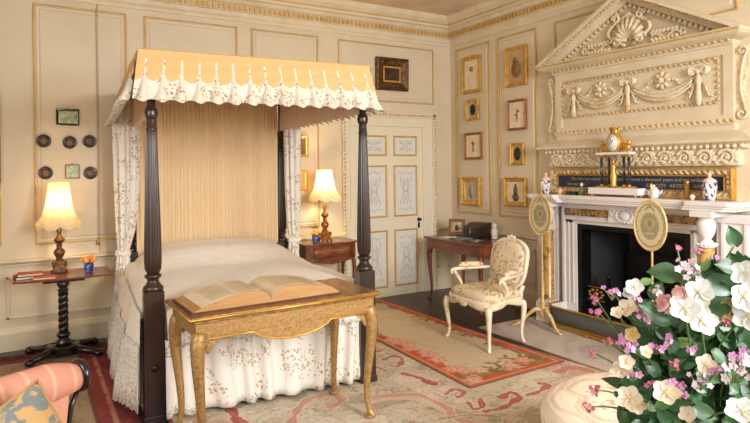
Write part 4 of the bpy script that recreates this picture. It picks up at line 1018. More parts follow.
g = MB(); g.lathe([(.02, .0), (.026, .01), (.02, .03), (.028, .08), (.018, .12), (.014, .14), (.02, .16), (.008, .185)], (0, -.03, .075), 12, sx=1.35, sy=1.1); g.ell((0, -.03, .27), (.016, .016, .018)); g.build('gilt_figure', gold, ck)
mb = MB(); RY = Matrix.Rotation(PI/2, 4, 'X'); mb.lathe([(.0, -.034), (.07, -.034), (.078, -.02), (.078, .035), (.066, .045)], (0, 0, .415), 28, M=RY); mb.build('drum', gold, ck)
MB().lathe([(.064, 0), (.064, .006)], (0, -.045, .415), 28, M=RY).build('dial', M('white_enamel', rgb(236, 232, 224), .2), ck)
hd = MB()
for k in range(12): a = k*PI/6; hd.cbox((.052*math.cos(a), -.0525, .415+.052*math.sin(a)), (.003, .002, .012), Matrix.Rotation(PI/2-a, 4, 'Y'))
hd.tube([(0, -.054, .415), (.018, -.054, .435)], .0018, 4).tube([(0, -.054, .415), (-.012, -.054, .455)], .0014, 4); hd.build('hands_and_numerals', ink, ck)
e = MB(); e.ell((0, 0, .505), (.028, .02, .032)).ell((0, -.014, .545), (.014, .016, .014)).tube([(0, -.024, .545), (0, -.04, .537)], [.006, .001], 6)
for s in (-1, 1): e.tube([(s*.01, 0, .52), (s*.045, .004, .535), (s*.055, .006, .485)], [.014, .018, .005], 6, flat=.4)
e.build('eagle', gold, ck)
for s in (-1, 1):
    e = MB(); e.ell((s*.125, 0, .38), (.048, .022, .034)).ell((s*.16, -.005, .415), (.022, .018, .024)).tube([(s*.08, 0, .37), (s*.055, .0, .40), (s*.075, 0, .43)], [.012, .009, .003], 6)
    for q in range(3): e.ell((s*(.09+.03*q), 0, .352), (.018, .014, .012))
    e.build('gilt_lion', gold, ck)
imari = M('imari_china', rgb(234, 224, 218), .15, c2=rgb(84, 60, 88), ns=42, lo=.5, hi=.54, scale=(1.4, 1.4, .8))
def ginger(x, y, s, lab):
    t = thing('lidded_jar', lab, 'jar', fpw(x, y), 0, 'lidded china jars on the mantel')
    b = MB().lathe([(.038*s, 0), (.046*s, .01*s), (.058*s, .06*s), (.062*s, .12*s), (.056*s, .145*s), (.046*s, .15*s)], (0, 0, 0), 8); b.build('body', imari, t, bevel=.002)
    MB().lathe([(.055*s, .15*s), (.058*s, .157*s), (.045*s, .175*s), (.02*s, .19*s), (.01*s, .2*s), (.016*s, .21*s), (.018*s, .225*s), (.004*s, .24*s)], (0, 0, 0), 16).build('lid', M('red_white_lid', rgb(214, 150, 130), .2, c2=rgb(236, 226, 220), ns=40), t)
ginger(.765, -.16, .92, 'large blue, red and white lidded jar at the right end of the mantel')
ginger(-.87, -.19, .9, 'blue, red and white lidded jar at the far left end of the mantel')
t = thing('teapot', 'little blue and white china teapot right of the clock', 'teapot', fpw(.31, -.18), -PI/2); t.scale = (1.2, 1.2, 1.2)
bw = floral('blue_sprig_china', rgb(234, 232, 236), (rgb(70, 80, 140), rgb(170, 70, 80), rgb(60, 70, 130)), rgb(110, 120, 170), 50, .45, .6, rough=.15)
MB().lathe([(.022, 0), (.026, .006), (.042, .03), (.042, .045), (.028, .062), (.02, .066)], (0, 0, 0), 18).build('body', bw, t)
MB().lathe([(.026, .064), (.02, .074), (.005, .08), (.008, .088), (.002, .096)], (0, 0, 0), 14).build('lid', bw, t)
MB().tube([(.036, 0, .025), (.055, 0, .04), (.062, 0, .06)], [.009, .006, .004], 8).build('spout', bw, t)
MB().tube([(-.036, 0, .05), (-.06, 0, .055), (-.062, 0, .03), (-.04, 0, .02)], .004, 6).build('handle', bw, t)
t = thing('brass_cylinder', 'slim upright brass cylinder beside the large lidded jar', 'cylinder', fpw(.585, -.16)); t.scale = (1, 1, 1.25)
MB().lathe([(.017, 0), (.017, .10), (.019, .102), (.019, .115), (.015, .118)], (0, 0, 0), 16).build('body', brass, t)
t = thing('round_ornament', 'small cream ball ornament standing next to the brass cylinder', 'ornament', fpw(.65, -.2)); MB().ell((0, 0, .024), .021, 8, 14).lathe([(.012, 0), (.008, .006)], (0, 0, 0), 10).build('ball', M('cream_ball', rgb(230, 214, 196), .3), t)
t = thing('heart_ornament', 'small cream and rose china box at the left of the clock', 'ornament', fpw(-.69, -.19)); t.scale = (1.15, 1.15, 1.15); MB().ell((0, 0, .028), (.032, .026, .026), 8, 14).lathe([(.02, 0), (.014, .008)], (0, 0, 0), 12).ell((0, 0, .055), (.008, .008, .006)).build('body', M('cream_rose', rgb(236, 212, 182), .3, c2=rgb(206, 140, 110), ns=60), t)
t = thing('small_box', 'small dark green box lying left of the clock base', 'box', fpw(-.54, -.19), -PI/2+.1); MB().box(-.05, .05, -.03, .03, 0, .022).build('body', M('dark_green_box', rgb(50, 62, 52), .4), t, bevel=.003); MB().box(-.051, .051, -.031, .031, .0225, .032).build('lid', M('dark_green_box', rgb(50, 62, 52), .4), t, bevel=.003)
t = thing('scent_bottle', 'small green glass scent bottle with pale stopper next to the clock base', 'bottle', fpw(-.42, -.2)); MB().lathe([(.026, 0), (.03, .01), (.03, .05), (.022, .068), (.01, .075), (.01, .085)], (0, 0, 0), 14).build('body', M('dull_green_glass', rgb(110, 122, 92), .12, coat=.6), t); MB().lathe([(.006, .083), (.012, .092), (.014, .105), (.004, .118)], (0, 0, 0), 10).build('stopper', M('white_enamel', rgb(236, 232, 224), .2), t)

# ------------------------------------------------------------------ rugs
def fbm(x, y, s, seed=0):
    r = np.zeros_like(x); rs = np.random.RandomState(seed); a = 1.0
    for k in range(7):
        th = rs.uniform(0, 2*PI); f = s*(1.35**k); r += a*np.sin(f*(x*math.cos(th)+y*math.sin(th))+rs.uniform(0, 6)+1.6*np.sin(f*.6*(y*math.cos(th)-x*math.sin(th))+rs.uniform(0, 6))); a *= .8
    return r/2.2
def C3(r, g, b): return np.array(lin((r/255, g/255, b/255)))
def dist_poly(x, y, pts):
    d = np.full_like(x, 9.)
    for (ax, ay), (bx, by) in zip(pts[:-1], pts[1:]):
        dx, dy = bx-ax, by-ay; L = dx*dx+dy*dy+1e-9; t = np.clip(((x-ax)*dx+(y-ay)*dy)/L, 0, 1)
        d = np.minimum(d, np.hypot(x-ax-t*dx, y-ay-t*dy))
    return d
def put(c, m, col, k=1.0): m = (m.astype('f')*k)[:, None]; return c*(1-m)+col*m
def rug(name, label, corners, z, fn, res=.014, group=None):
    c = [Vector(q) for q in corners]   # near left, near right, far right, far left
    nu = int((c[1]-c[0]).length/res); nv = int((c[3]-c[0]).length/res); P = []
    for i in range(nu+1):
        u = i/nu; P.append([tuple(c[0].lerp(c[1], u).lerp(c[3].lerp(c[2], u), j/nv))+(z+.007+.0006*math.sin(i*.9+j*.3),) for j in range(nv+1)])
    mb = MB().grid(P)
    U, V = np.meshgrid(np.linspace(0, 1, nu+1), np.linspace(0, 1, nv+1), indexing='ij'); U = U.ravel(); V = V.ravel(); n0 = len(U)
    edge = [(q[0], q[1]) for q in c]
    rim = [tuple(q)+(z+.007,) for q in edge]+[tuple(q)+(z+.0005,) for q in edge]
    mb.add(rim, [(0, 1, 5, 4), (1, 2, 6, 5), (2, 3, 7, 6), (3, 0, 4, 7)], False)
    o = mb.build(name, RUGM, None); w = (c[1]-c[0]).length; l = (c[3]-c[0]).length
    def f(co):
        col = np.zeros((len(co), 3)); col[:n0] = fn(co[:n0, 0], co[:n0, 1], U*w, V*l, w, l); col[n0:] = C3(120, 80, 60); return col
    paint(o, f); tag(o, label, 'rug', group); return o
RUGM = attr_mat('woven_wool', .95, .35, 220)
def fp_(*pts):
    q = [tuple(on_floor(*p))[:2] for p in pts]; q = [q[0]]+q+[q[-1]]; o = []
    for i in range(1, len(q)-2):
        for k in range(5):
            t = k/5; o.append(tuple(.5*(2*q[i][m]+(q[i+1][m]-q[i-1][m])*t+(2*q[i-1][m]-5*q[i][m]+4*q[i+1][m]-q[i+2][m])*t*t+(3*q[i][m]-q[i-1][m]-3*q[i+1][m]+q[i+2][m])*t**3) for m in (0, 1)))
    return o+[q[-1]]
def flowers(c, x, y, spots, rs):
    for (fx, fy, r, kind) in spots:
        a = np.arctan2(y-fy, x-fx); d = np.hypot(x-fx, y-fy)/r; ph = rs.uniform(0, 6)
        if isinstance(kind, str):
            for q in range(3):
                th = ph+q*2.1; xx = (x-fx)*math.cos(th)+(y-fy)*math.sin(th); yy = -(x-fx)*math.sin(th)+(y-fy)*math.cos(th)
                c = put(c, ((xx/r-.6)**2/.36+(yy/r)**2/.06 < 1), LEAFC[q % 2], .85)
        else:
            c = put(c, d < 1+.22*np.sin(a*5+ph), kind, .9); c = put(c, d < .55+.15*np.sin(a*5+ph+1), kind*.6+C3(240, 210, 190)*.4, .9); c = put(c, d < .2, C3(190, 110, 80), .8)
    return c
LEAFC = [C3(128, 104, 58), C3(150, 124, 74)]
rsr = np.random.RandomState(3)
def f_runner(x, y, u, v, w, l):
    n = fbm(x, y, 26, 1); n2 = fbm(x, y, 9, 2); e = np.minimum.reduce([u, w-u, v, l-v])
    c = np.tile(C3(208, 186, 152), (len(x), 1)); c = put(c, n2 > .55, C3(198, 174, 140), .6)
    bw_ = .12+.035*n2+.02*n
    c = put(c, e < bw_+.02, C3(160, 118, 78), .8); c = put(c, e < bw_, C3(198, 84, 60)); c = put(c, (e < bw_) & (n > .7), C3(214, 116, 84), .7)
    rs = np.random.RandomState(5); sp = []
    for k in range(110):
        side = k % 4; t = rs.uniform(0, 1)
        q = [(.13+rs.uniform(-.03, .05), t*l), (w-.13-rs.uniform(-.03, .05), t*l), (t*w, .14+rs.uniform(-.03, .06)), (t*w, l-.14)][side if k > 30 else 2]
        uu, vv = q; sp.append((uu, vv, rs.uniform(.04, .085), 'leaf' if k % 4 else C3(214, 150, 122)))
    sp += [(w-.25, .2, .07, C3(220, 140, 116)), (w-.42, .17, .06, C3(216, 160, 130)), (.3, .22, .06, C3(214, 170, 140)), (w-.15, .33, .07, 'leaf'), (w-.33, .32, .07, 'leaf'), (w-.5, .27, .08, 'leaf')]
    c = flowers(c, u, v, sp, rs)
    c = put(c, e < .035, C3(190, 112, 74)); c = put(c, e < .016, C3(168, 92, 62)); c = put(c, np.abs(e-.04) < .006, C3(226, 178, 130), .8)
    return c
def f_big(x, y, u, v, w, l):
    n = fbm(x, y, 14, 11); n2 = fbm(x, y, 5, 12); n3 = fbm(x+.07*n, y, 10, 13)
    c = np.tile(C3(202, 190, 166), (len(x), 1)); c = put(c, n2 > .3, C3(222, 208, 186), .7); c = put(c, n2 < -.55, C3(160, 148, 118), .7)
    c = put(c, np.abs(n3) < .07, C3(188, 136, 112), .6); c = put(c, np.abs(n3-.55) < .05, C3(196, 174, 142), .7); c = put(c, np.abs(n-.2) < .035, C3(134, 116, 86), .6)
    c = put(c, (np.abs(np.sin(5.5*n2+3*n3)) < .10), C3(178, 104, 94), .55); c = put(c, (np.abs(np.sin(7*n+2*n2)-.6) < .10), C3(150, 140, 104), .45)
    e = np.minimum.reduce([w-u, l-v, u, v])
    c = put(c, (e < .38) & (n2+n*.4 > .15), C3(196, 140, 120), .65)
    RED = C3(172, 64, 66); PINK = C3(196, 138, 116)
    for pts, wd, col, k in [
        (fp_((372, 399), (392, 396), (415, 396), (432, 401), (446, 408), (452, 416), (470, 424)), .035, PINK, .8),
        (fp_((372, 403), (392, 400), (415, 400), (430, 405), (443, 412)), .012, C3(214, 176, 148), .8),
        (fp_((292, 423), (298, 410), (308, 401), (320, 397), (335, 396), (341, 402), (330, 408)), .035, PINK, .8),
        (fp_((229, 412), (243, 424)), .05, RED, .9), (fp_((405, 375), (420, 379), (434, 384)), .045, RED, .9), (fp_((404, 372), (436, 381)), .012, C3(210, 180, 150), .9),
        (fp_((385, 360), (393, 357), (402, 360), (398, 367), (390, 366)), .03, RED, .8), (fp_((378, 352), (384, 350)), .03, RED, .8), (fp_((376, 368), (386, 372)), .02, RED, .7),
        (fp_((468, 404), (474, 410), (482, 408), (480, 400)), .025, RED, .9), (fp_((486, 412), (500, 410), (512, 404), (520, 398), (510, 394), (502, 398)), .032, RED, .9),
        (fp_((528, 396), (540, 392), (548, 386), (540, 384)), .03, RED, .85), (fp_((446, 395), (455, 390), (464, 394), (458, 398)), .022, RED, .8), (fp_((560, 372), (575, 368), (588, 372)), .06, C3(190, 90, 78), .7),
        (fp_((538, 400), (520, 412), (505, 420)), .014, C3(206, 170, 140), .9), (fp_((440, 420), (470, 416), (500, 418)), .015, C3(150, 126, 90), .8)]:
        d = dist_poly(x, y, pts); lob = wd*(.75+.25*np.sin(34*(x+.6*y))+.18*n); c = put(c, d < lob+.012, C3(222, 204, 178), .7); c = put(c, d < lob, col, k); c = put(c, d < lob*.35, col*.7+C3(226, 190, 170)*.3, .6)
    rs = np.random.RandomState(9); sp = []
    for k in range(60): sp.append((rs.uniform(0, w), rs.uniform(0, l), rs.uniform(.03, .07), 'leaf' if k % 3 else C3(206, 166, 140)))
    c = c*.35+.65*c; c2 = flowers(c.copy(), u, v, sp, rs); c = c*.45+c2*.55
    c = put(c, e < .03, C3(150, 66, 60))
    return c
def f_left(x, y, u, v, w, l):
    n = fbm(x, y, 22, 21); n2 = fbm(x, y, 8, 22); e = np.minimum(w-u, l-v); er = w-u; et = l-v
    c = np.tile(C3(168, 144, 116), (len(x), 1)); c = put(c, n2 > .5, C3(158, 132, 104), .6)
    for ee in (er, et):
        c = put(c, ee < .24, C3(142, 58, 58)); c = put(c, np.abs(ee-.13) < .012+.004*n, C3(196, 140, 118), .8); c = put(c, (ee < .12) & (n > .3), C3(110, 44, 50), .7); c = put(c, np.abs(ee-.235) < .012, C3(110, 66, 56), .8)
    c = put(c, et < .16, C3(74, 34, 36)) ; c = put(c, (et < .14) & (n > .2), C3(136, 48, 48), .8)
    rs = np.random.RandomState(4); sp = []
    for k in range(44):
        sp.append((w-.33-rs.uniform(0, .12), rs.uniform(0, l-.3), rs.uniform(.03, .06), 'leaf' if k % 3 else C3(176, 110, 84)))
    for k in range(20): sp.append((rs.uniform(0, w-.3), l-.36-rs.uniform(0, .1), rs.uniform(.03, .05), 'leaf' if k % 3 else C3(176, 110, 84)))
    c = flowers(c, u, v, sp, rs); c = put(c, e < .02, C3(90, 46, 44)); return c
rug('carpet', 'large faded beige carpet with rose-red scrolls beneath the bed foot and gilt table', [(-3.98, -5.3), (-.72, -5.3), (-1.20, -1.35), (-3.98, -1.35)], 0, f_big, .011)
rug('carpet', 'beige carpet with a dark red floral border left of the bed', [(-6.4, -4.2), (-4.12, -4.2), (-4.12, -.2), (-6.4, -.2)], 0, f_left)
rug('runner_rug', 'tan runner rug with orange-red flowered border under the armchair', [(-2.085, -2.823), (-1.096, -2.794), (-1.19, -.11), (-2.0, -.12)], .0085, f_runner, .010)

# ------------------------------------------------------------------ tapestry stool
sm = attr_mat('tapestry_stool_cover', .9, .3, 200)
stool = thing('round_stool', 'large round cream stool with faded floral tapestry top beside the flowers', 'stool', (-2.19, -4.25, .008))
SR = .50; P = []
for r, z in [(.02, .437), (.1, .436), (.18, .435), (.26, .432), (.33, .427), (.39, .418), (.43, .407), (.46, .392), (.48, .372), (.49, .35), (.492, .31), (.485, .26), (.475, .22), (.47, .16), (.468, .12)]:
    P.append([(r*math.cos(k*2*PI/200), r*math.sin(k*2*PI/200), z) for k in range(200)])
P2 = []
for i in range(len(P)-1):
    for q in range(6): P2.append([tuple(a[m]*(1-q/6)+b_[m]*q/6 for m in range(3)) for a, b_ in zip(P[i], P[i+1])])
P2.append(P[-1])
o = MB().grid(P2, cv=True).build('upholstery', sm, stool)
def f_st(co):
    x, y, z = co[:, 0], co[:, 1], co[:, 2]; r = np.hypot(x, y); a = np.arctan2(y, x); n = fbm(x, y, 40, 31); n2 = fbm(x, y, 14, 32)
    c = np.tile(C3(240, 224, 200), (len(co), 1)); c = put(c, n2 > .6, C3(236, 216, 188), .7)
    rr = .33+.035*np.cos(6*a+.5)+.012*np.sin(12*a); c = put(c, np.abs(r-rr) < .014, C3(206, 168, 142), .6); c = put(c, np.abs(r-rr-.03) < .006, C3(214, 184, 150), .8)
    c = put(c, (np.abs(r-.42-.02*np.cos(6*a+.5+PI)) < .010) & (z > .3), C3(214, 180, 154), .5)
    c = put(c, (r < .28) & (n > .55) & (n2 > -.3), C3(156, 138, 104), .7); c = put(c, (r < .28) & (n < -.75), C3(192, 140, 116), .7)
    c = put(c, (z < .34) & (np.abs(np.sin(a*6+z*10)) < .12), C3(206, 164, 140), .6)
    return c
paint(o, f_st)
for k in range(4):
    a = k*PI/2+.7; l = MB(); l.lathe([(.025, 0), (.035, .03), (.03, .08), (.04, .13)], (.38*math.cos(a), .38*math.sin(a), 0), 12); l.build('foot', wood, stool)
MB().tube([(.472*math.cos(k*PI/40), .472*math.sin(k*PI/40), .125) for k in range(80)], .008, 6, closed=True).build('piping', M('rose_piping', rgb(206, 164, 140), .8), stool)

# ------------------------------------------------------------------ pink armchair at the lower left and its cushion (local x = forwards)
pinks = M('pink_striped_damask', rgb(210, 146, 124), .75, c2=rgb(216, 158, 134), ns=10, sheen=.2, bs=.15, bsc=100)
m, nt, b = nodes('pink_ribbed_roll'); v = coord(nt); wv_ = nt.nodes.new('ShaderNodeTexWave'); wv_.inputs['Scale'].default_value = 2.4; wv_.inputs['Distortion'].default_value = .6; wv_.inputs['Detail'].default_value = 1
mp_ = nt.nodes.new('ShaderNodeMapping'); mp_.inputs['Scale'].default_value = (1.5, 0, 0); nt.links.new(v, mp_.inputs[0]); nt.links.new(mp_.outputs[0], wv_.inputs[0])
nt.links.new(mixc(nt, ramp(nt, wv_.outputs[1], .9, .99), rgb(212, 146, 124), rgb(226, 172, 146)), b.inputs['Base Color']); b.inputs['Roughness'].default_value = .75; pinkroll = m
B = at(78, 374, 2.3); ZR = B.z-.008; A = at(-14, 395, 2.02); ang = math.atan2(B.y-A.y, B.x-A.x)
sf = thing('upholstered_armchair', 'pink upholstered armchair with rolled arm and black wooden edging, lower left foreground', 'armchair', (B.x, B.y, .008), ang)
P = []
for x in [-.62+.62*i/24 for i in range(25)]:
    k = (1 if x < -.12 else 1-.36*((x+.12)/.12)**1.5)*.88
    P.append([(x, .085*k*math.cos(t*PI/12), ZR+.085*k*math.sin(t*PI/12)-.02*(1-k)) for t in range(24)])
mb = MB().grid(P, cv=True); mb.f.append(tuple(24*24+t for t in range(24))); mb.sm.append(True)
mb.build('arm_roll', pinkroll, sf)
mb = MB().prism([(-.62, .30), (-.62, ZR), (-.05, ZR), (-.06, ZR-.1), (-.08, .48), (-.08, .30)], lambda a, b_, d: (a, d, b_), -.05, .05); mb.build('arm_panel', pinks, sf, bevel=.02)
MB().tube([(.006, .05*math.cos(t*PI/12), ZR-.006+.05*math.sin(t*PI/12)) for t in range(24)], .016, 8, closed=True).tube([(.0, .0, ZR-.055), (-.03, 0, ZR-.12), (-.06, 0, .45), (-.06, 0, .36), (-.03, 0, .2), (.03, 0, .01)], [.010, .011, .013, .016, .013, .011], 8).build('black_front_edging', blackwood, sf)
MB().box(-.65, -.08, -.72, -.04, .26, .42).build('seat', pinks, sf, bevel=.04)
MB().box(-.78, -.62, -.78, .04, .26, .70).build('backrest', pinks, sf, bevel=.05)
MB().box(-.62, -.08, -.80, -.70, .26, .62).build('far_arm', pinks, sf, bevel=.04)
for x, y in ((-.1, -.74), (-.72, -.74), (-.72, 0)): MB().tube([(x, y, .27), (x, y, 0)], [.026, .016], 8).build('leg', blackwood, sf)
blueg = M('blue_grey_damask', rgb(112, 118, 116), .8, c2=rgb(184, 148, 92), ns=19, lo=.51, hi=.56, dist=1.2, bs=.2, bsc=150)
cu = thing('cushion', 'square blue-grey and gold leaf-patterned cushion leaning on the pink arm', 'cushion', tuple(at(9, 474, 1.84)))
cu.rotation_mode = 'QUATERNION'
Mx = Matrix.Rotation(-YAW+.55, 4, 'Z') @ Matrix.Rotation(-.25, 4, 'X') @ Matrix.Rotation(math.radians(62), 4, 'Y')
cu.rotation_quaternion = Mx.to_quaternion()
P = []; S = .20; N = 22
def cush(u, v_, sg):
    k = max(0, (1-abs(u)**3))*max(0, (1-abs(v_)**3)); pin = 1-.07*(1-abs(u)**2)*abs(v_)-.07*(1-abs(v_)**2)*abs(u)
    return (u*S*pin, sg*.062*k**.6, v_*S*pin)
mb = MB()
for sg in (-1, 1): mb.grid([[cush(-1+2*i/N, -1+2*j/N, sg) for j in range(N+1)] for i in range(N+1)])
mb.build('cover', blueg, cu)
edge = [cush(-1+2*i/N, -1, 1) for i in range(N)]+[cush(1, -1+2*i/N, 1) for i in range(N)]+[cush(1-2*i/N, 1, 1) for i in range(N)]+[cush(-1, 1-2*i/N, 1) for i in range(N)]
MB().tube(edge, .006, 6, closed=True).build('piping', M('gold_brown_cord', rgb(168, 128, 74), .7), cu)

# ------------------------------------------------------------------ flower arrangement in the right foreground
VM = at(728, 478, 1.32)                                    # mouth of the vase
tb_h = VM.z-.26
ft = thing('pedestal_table', 'small round dark pedestal table under the flower vase, right foreground', 'table', (VM.x, VM.y, .008))
MB().lathe([(.20, tb_h-.035), (.21, tb_h-.03), (.21, tb_h-.012), (.205, tb_h-.008)], (0, 0, 0), 32).build('table_top', wood, ft)
MB().lathe([(.05, .1), (.03, .14), (.04, .25), (.025, .35), (.035, .5), (.06, tb_h-.035)], (0, 0, 0), 16).build('column', wood, ft)
for k in range(3): a = k*2*PI/3; MB().tube([(.03*math.cos(a), .03*math.sin(a), .13), (.12*math.cos(a), .12*math.sin(a), .08), (.2*math.cos(a), .2*math.sin(a), .015)], [.025, .02, .015], 8).build('foot', wood, ft)
vs = thing('flower_vase', 'white china vase holding the large bouquet in the right foreground', 'vase', (VM.x, VM.y, tb_h))
MB().lathe([(.05, 0), (.055, .01), (.04, .03), (.08, .09), (.095, .15), (.08, .20), (.06, .235), (.07, .26), (.064, .26), (.054, .235), (.07, .19)], (0, 0, 0), 24).build('body', whitemarble, vs)
RV = Vector((math.cos(YAW), -math.sin(YAW), 0)); FV = Vector((math.sin(YAW), math.cos(YAW), 0)); UP = Vector((0, 0, 1))
whitep = M('white_petals', rgb(232, 232, 228), .5, c2=rgb(222, 220, 208), ns=12); creamp = M('cream_petals', rgb(226, 212, 186), .55, c2=rgb(212, 188, 154), ns=12); ochrep = M('faded_ochre_petals', rgb(206, 176, 116), .6, c2=rgb(188, 150, 92), ns=14)
pinkp = M('salmon_pink_petals', rgb(240, 186, 180), .6, c2=rgb(246, 206, 196), ns=16); mauvep = M('mauve_petals', rgb(206, 130, 180), .55, c2=rgb(222, 164, 200), ns=18); magp = M('magenta_petals', rgb(206, 96, 150), .55, c2=rgb(222, 130, 176), ns=18); rosep = M('deep_rose_petals', rgb(196, 92, 112), .6, c2=rgb(212, 124, 136), ns=18)
lilacp = M('pale_lilac_petals', rgb(232, 196, 214), .55, c2=rgb(240, 220, 226), ns=18)
leafm = M('dark_green_leaf', rgb(64, 100, 54), .4, c2=rgb(42, 76, 42), ns=8); leaf2 = M('light_green_leaf', rgb(112, 142, 80), .5, c2=rgb(88, 120, 64), ns=8)
yelc = M('yellow_stamens', rgb(226, 190, 84), .7); calyx = M('calyx_green', rgb(128, 138, 86), .6)
def face(d):       # frame whose z looks along d
    return d.to_track_quat('Z', 'Y').to_matrix().to_4x4()
def petal(mb, F, ang, L, W, cupk=.35, z0=0):
    P = []; R_ = Matrix.Rotation(ang, 4, 'Z')
    for i in range(7):
        t = i/6; w = W*math.sin(PI*min(1, t*.88+.06))**.75; row = []
        for j in range(5):
            s_ = (j-2)/2; row.append(tuple(F @ (R_ @ Vector((L*(.08+.92*t), w*s_*.5, z0+cupk*L*t*t*(.8)+.12*W*s_*s_-.10*L*max(0, t-.7))))))
        P.append(row)
    mb.grid(P)
def bloom(t, F, n, L, W, mat, cupk, cm=yelc, center=.2, rows=1):
    mb = MB()
    for r in range(rows):
        for k in range(n): petal(mb, F, k*2*PI/n+r*PI/n+random.uniform(-.1, .1), L*(1-.25*r)*random.uniform(.92, 1.06), W, cupk+.35*r, .002*r)
    mb.build('petals', mat, t)
    c = MB(); c.ell(F @ Vector((0, 0, L*.08)), L*center, 5, 8)
    if center > .15:
        for k in range(9): c.ell(F @ Vector((L*.28*math.cos(k*.7), L*.28*math.sin(k*.7), L*(.18+.04*(k % 3)))), L*.045, 3, 5)
    c.build('flower_centre', cm, t)
def stem_pts(p, q, sag=.0, n=9):
    p = Vector(p); q = Vector(q); L = (q-p).length; m_ = (p+q)/2+UP*(.12*L)+RV*random.uniform(-.05, .05)+FV*.13
    return [p*(1-t)**2+m_*2*t*(1-t)+q*t*t for t in [i/(n-1) for i in range(n)]]
def leaf(mb, base, direc, L, W, nrm):
    x = direc.normalized(); y = nrm.cross(x).normalized(); z = x.cross(y); P = []
    for i in range(9):
        t = i/8; w = W*math.sin(PI*t**.75)**.9 if 0 < t < 1 else .0005; row = []
        for j in range(5):
            s_ = (j-2)/2; row.append(tuple(base+x*L*t+y*w*s_*.5+z*(.10*W*abs(s_)-.16*L*t*t+.008*L*math.sin(t*20)*abs(s_))))
        P.append(row)
    mb.grid(P)
def sprig(kind, px, py, d, s, label, stem_to=None, leaves=(), grp='flower stems in the foreground vase'):
    """kind of flower, photo position used to find the place in the room, distance, size in metres"""
    p = at(px, py, d); name = {'w': 'white_flower', 'c': 'cream_flower', 'o': 'ochre_flower', 'm': 'mauve_flower_spray', 'g': 'magenta_flower_spray', 'p': 'pink_flower', 'r': 'rose_flower_spray', 'l': 'lilac_flower_cluster', 'b': 'flower_bud'}[kind]
    t = thing(name, label, 'flower', tuple(p), 0, grp)
    to = (CAM-p).normalized()
    def rdir(k=.5): return (to+Vector((random.uniform(-k, k), random.uniform(-k, k), random.uniform(-k*.6, k)))).normalized()
    if kind in 'wco':
        mt = {'w': whitep, 'c': creamp, 'o': ochrep}[kind]
        bloom(t, face(rdir(.45)), 5 if kind != 'c' else 5, s, s*.95, mt, .30, cm=yelc, center=.11, rows=1)
    elif kind == 'p':
        F = face(rdir(.3)); mb = MB()
        for q in range(5):
            off = Vector((random.uniform(-.6, .6)*s, random.uniform(-.35, .45)*s, random.uniform(-.2, .2)*s)); G_ = Matrix.Translation(F @ off) @ face((F @ off + to*.02).normalized() if False else rdir(.6))
            for r in range(3):
                for k in range(6): petal(mb, G_, k*PI/3+r*.5, s*(.5-.1*r), s*.38, .5+.5*r)
        mb.build('petals', pinkp, t)
    else:
        mt = {'m': mauvep, 'g': magp, 'r': rosep, 'l': lilacp, 'b': rosep}[kind]; n = {'m': 6, 'g': 3, 'r': 7, 'l': 9, 'b': 2}[kind]
        cal = MB()
        for q in range(n):
            off = RV*random.uniform(-1, 1)*s*1.1+UP*random.uniform(-.8, .8)*s+FV*random.uniform(-.6, .6)*s
            if q == 0: off = Vector((0, 0, 0))
            F = Matrix.Translation(off) @ face(rdir(.9)); mb = MB(); L = s*random.uniform(.42, .6)*(.7 if kind == 'l' else 1)
            if kind == 'r' and q % 2: mb.ell(off, (L*.35, L*.35, L*.6), 6, 8)
            else:
                for k in range(5): petal(mb, F, k*2*PI/5, L, L*.75, .15)
            mb.build('petals', mt, t)
            tail = off-(F.to_3x3() @ Vector((0, 0, 1)))*L*.7; cal.tube([off, (off+tail)/2, tail], [L*.14, L*.24, L*.10], 6)
            cal.tube([tail, (tail*.5-UP*s*.5), -UP*s*1.2], .0012, 4)
        cal.build('calyx', calyx, t)
    e = (stem_to if stem_to else VM)-p
    MB().tube(stem_pts((0, 0, 0), e), [.0018+.0012*i/8 for i in range(9)], 6).build('stem', leafm_s, t)
    for (lx, ly, L, ang) in leaves:
        b0 = at(lx, ly, d+.03)-p; dr_ = RV*math.cos(ang)+UP*math.sin(ang)+FV*random.uniform(-.3, .1)
        mb = MB(); leaf(mb, b0, dr_, L, L*.62, (to+UP*.5).normalized()); mb.build('leaf', leafm if L > .045 else leaf2, t)
D = 1.25
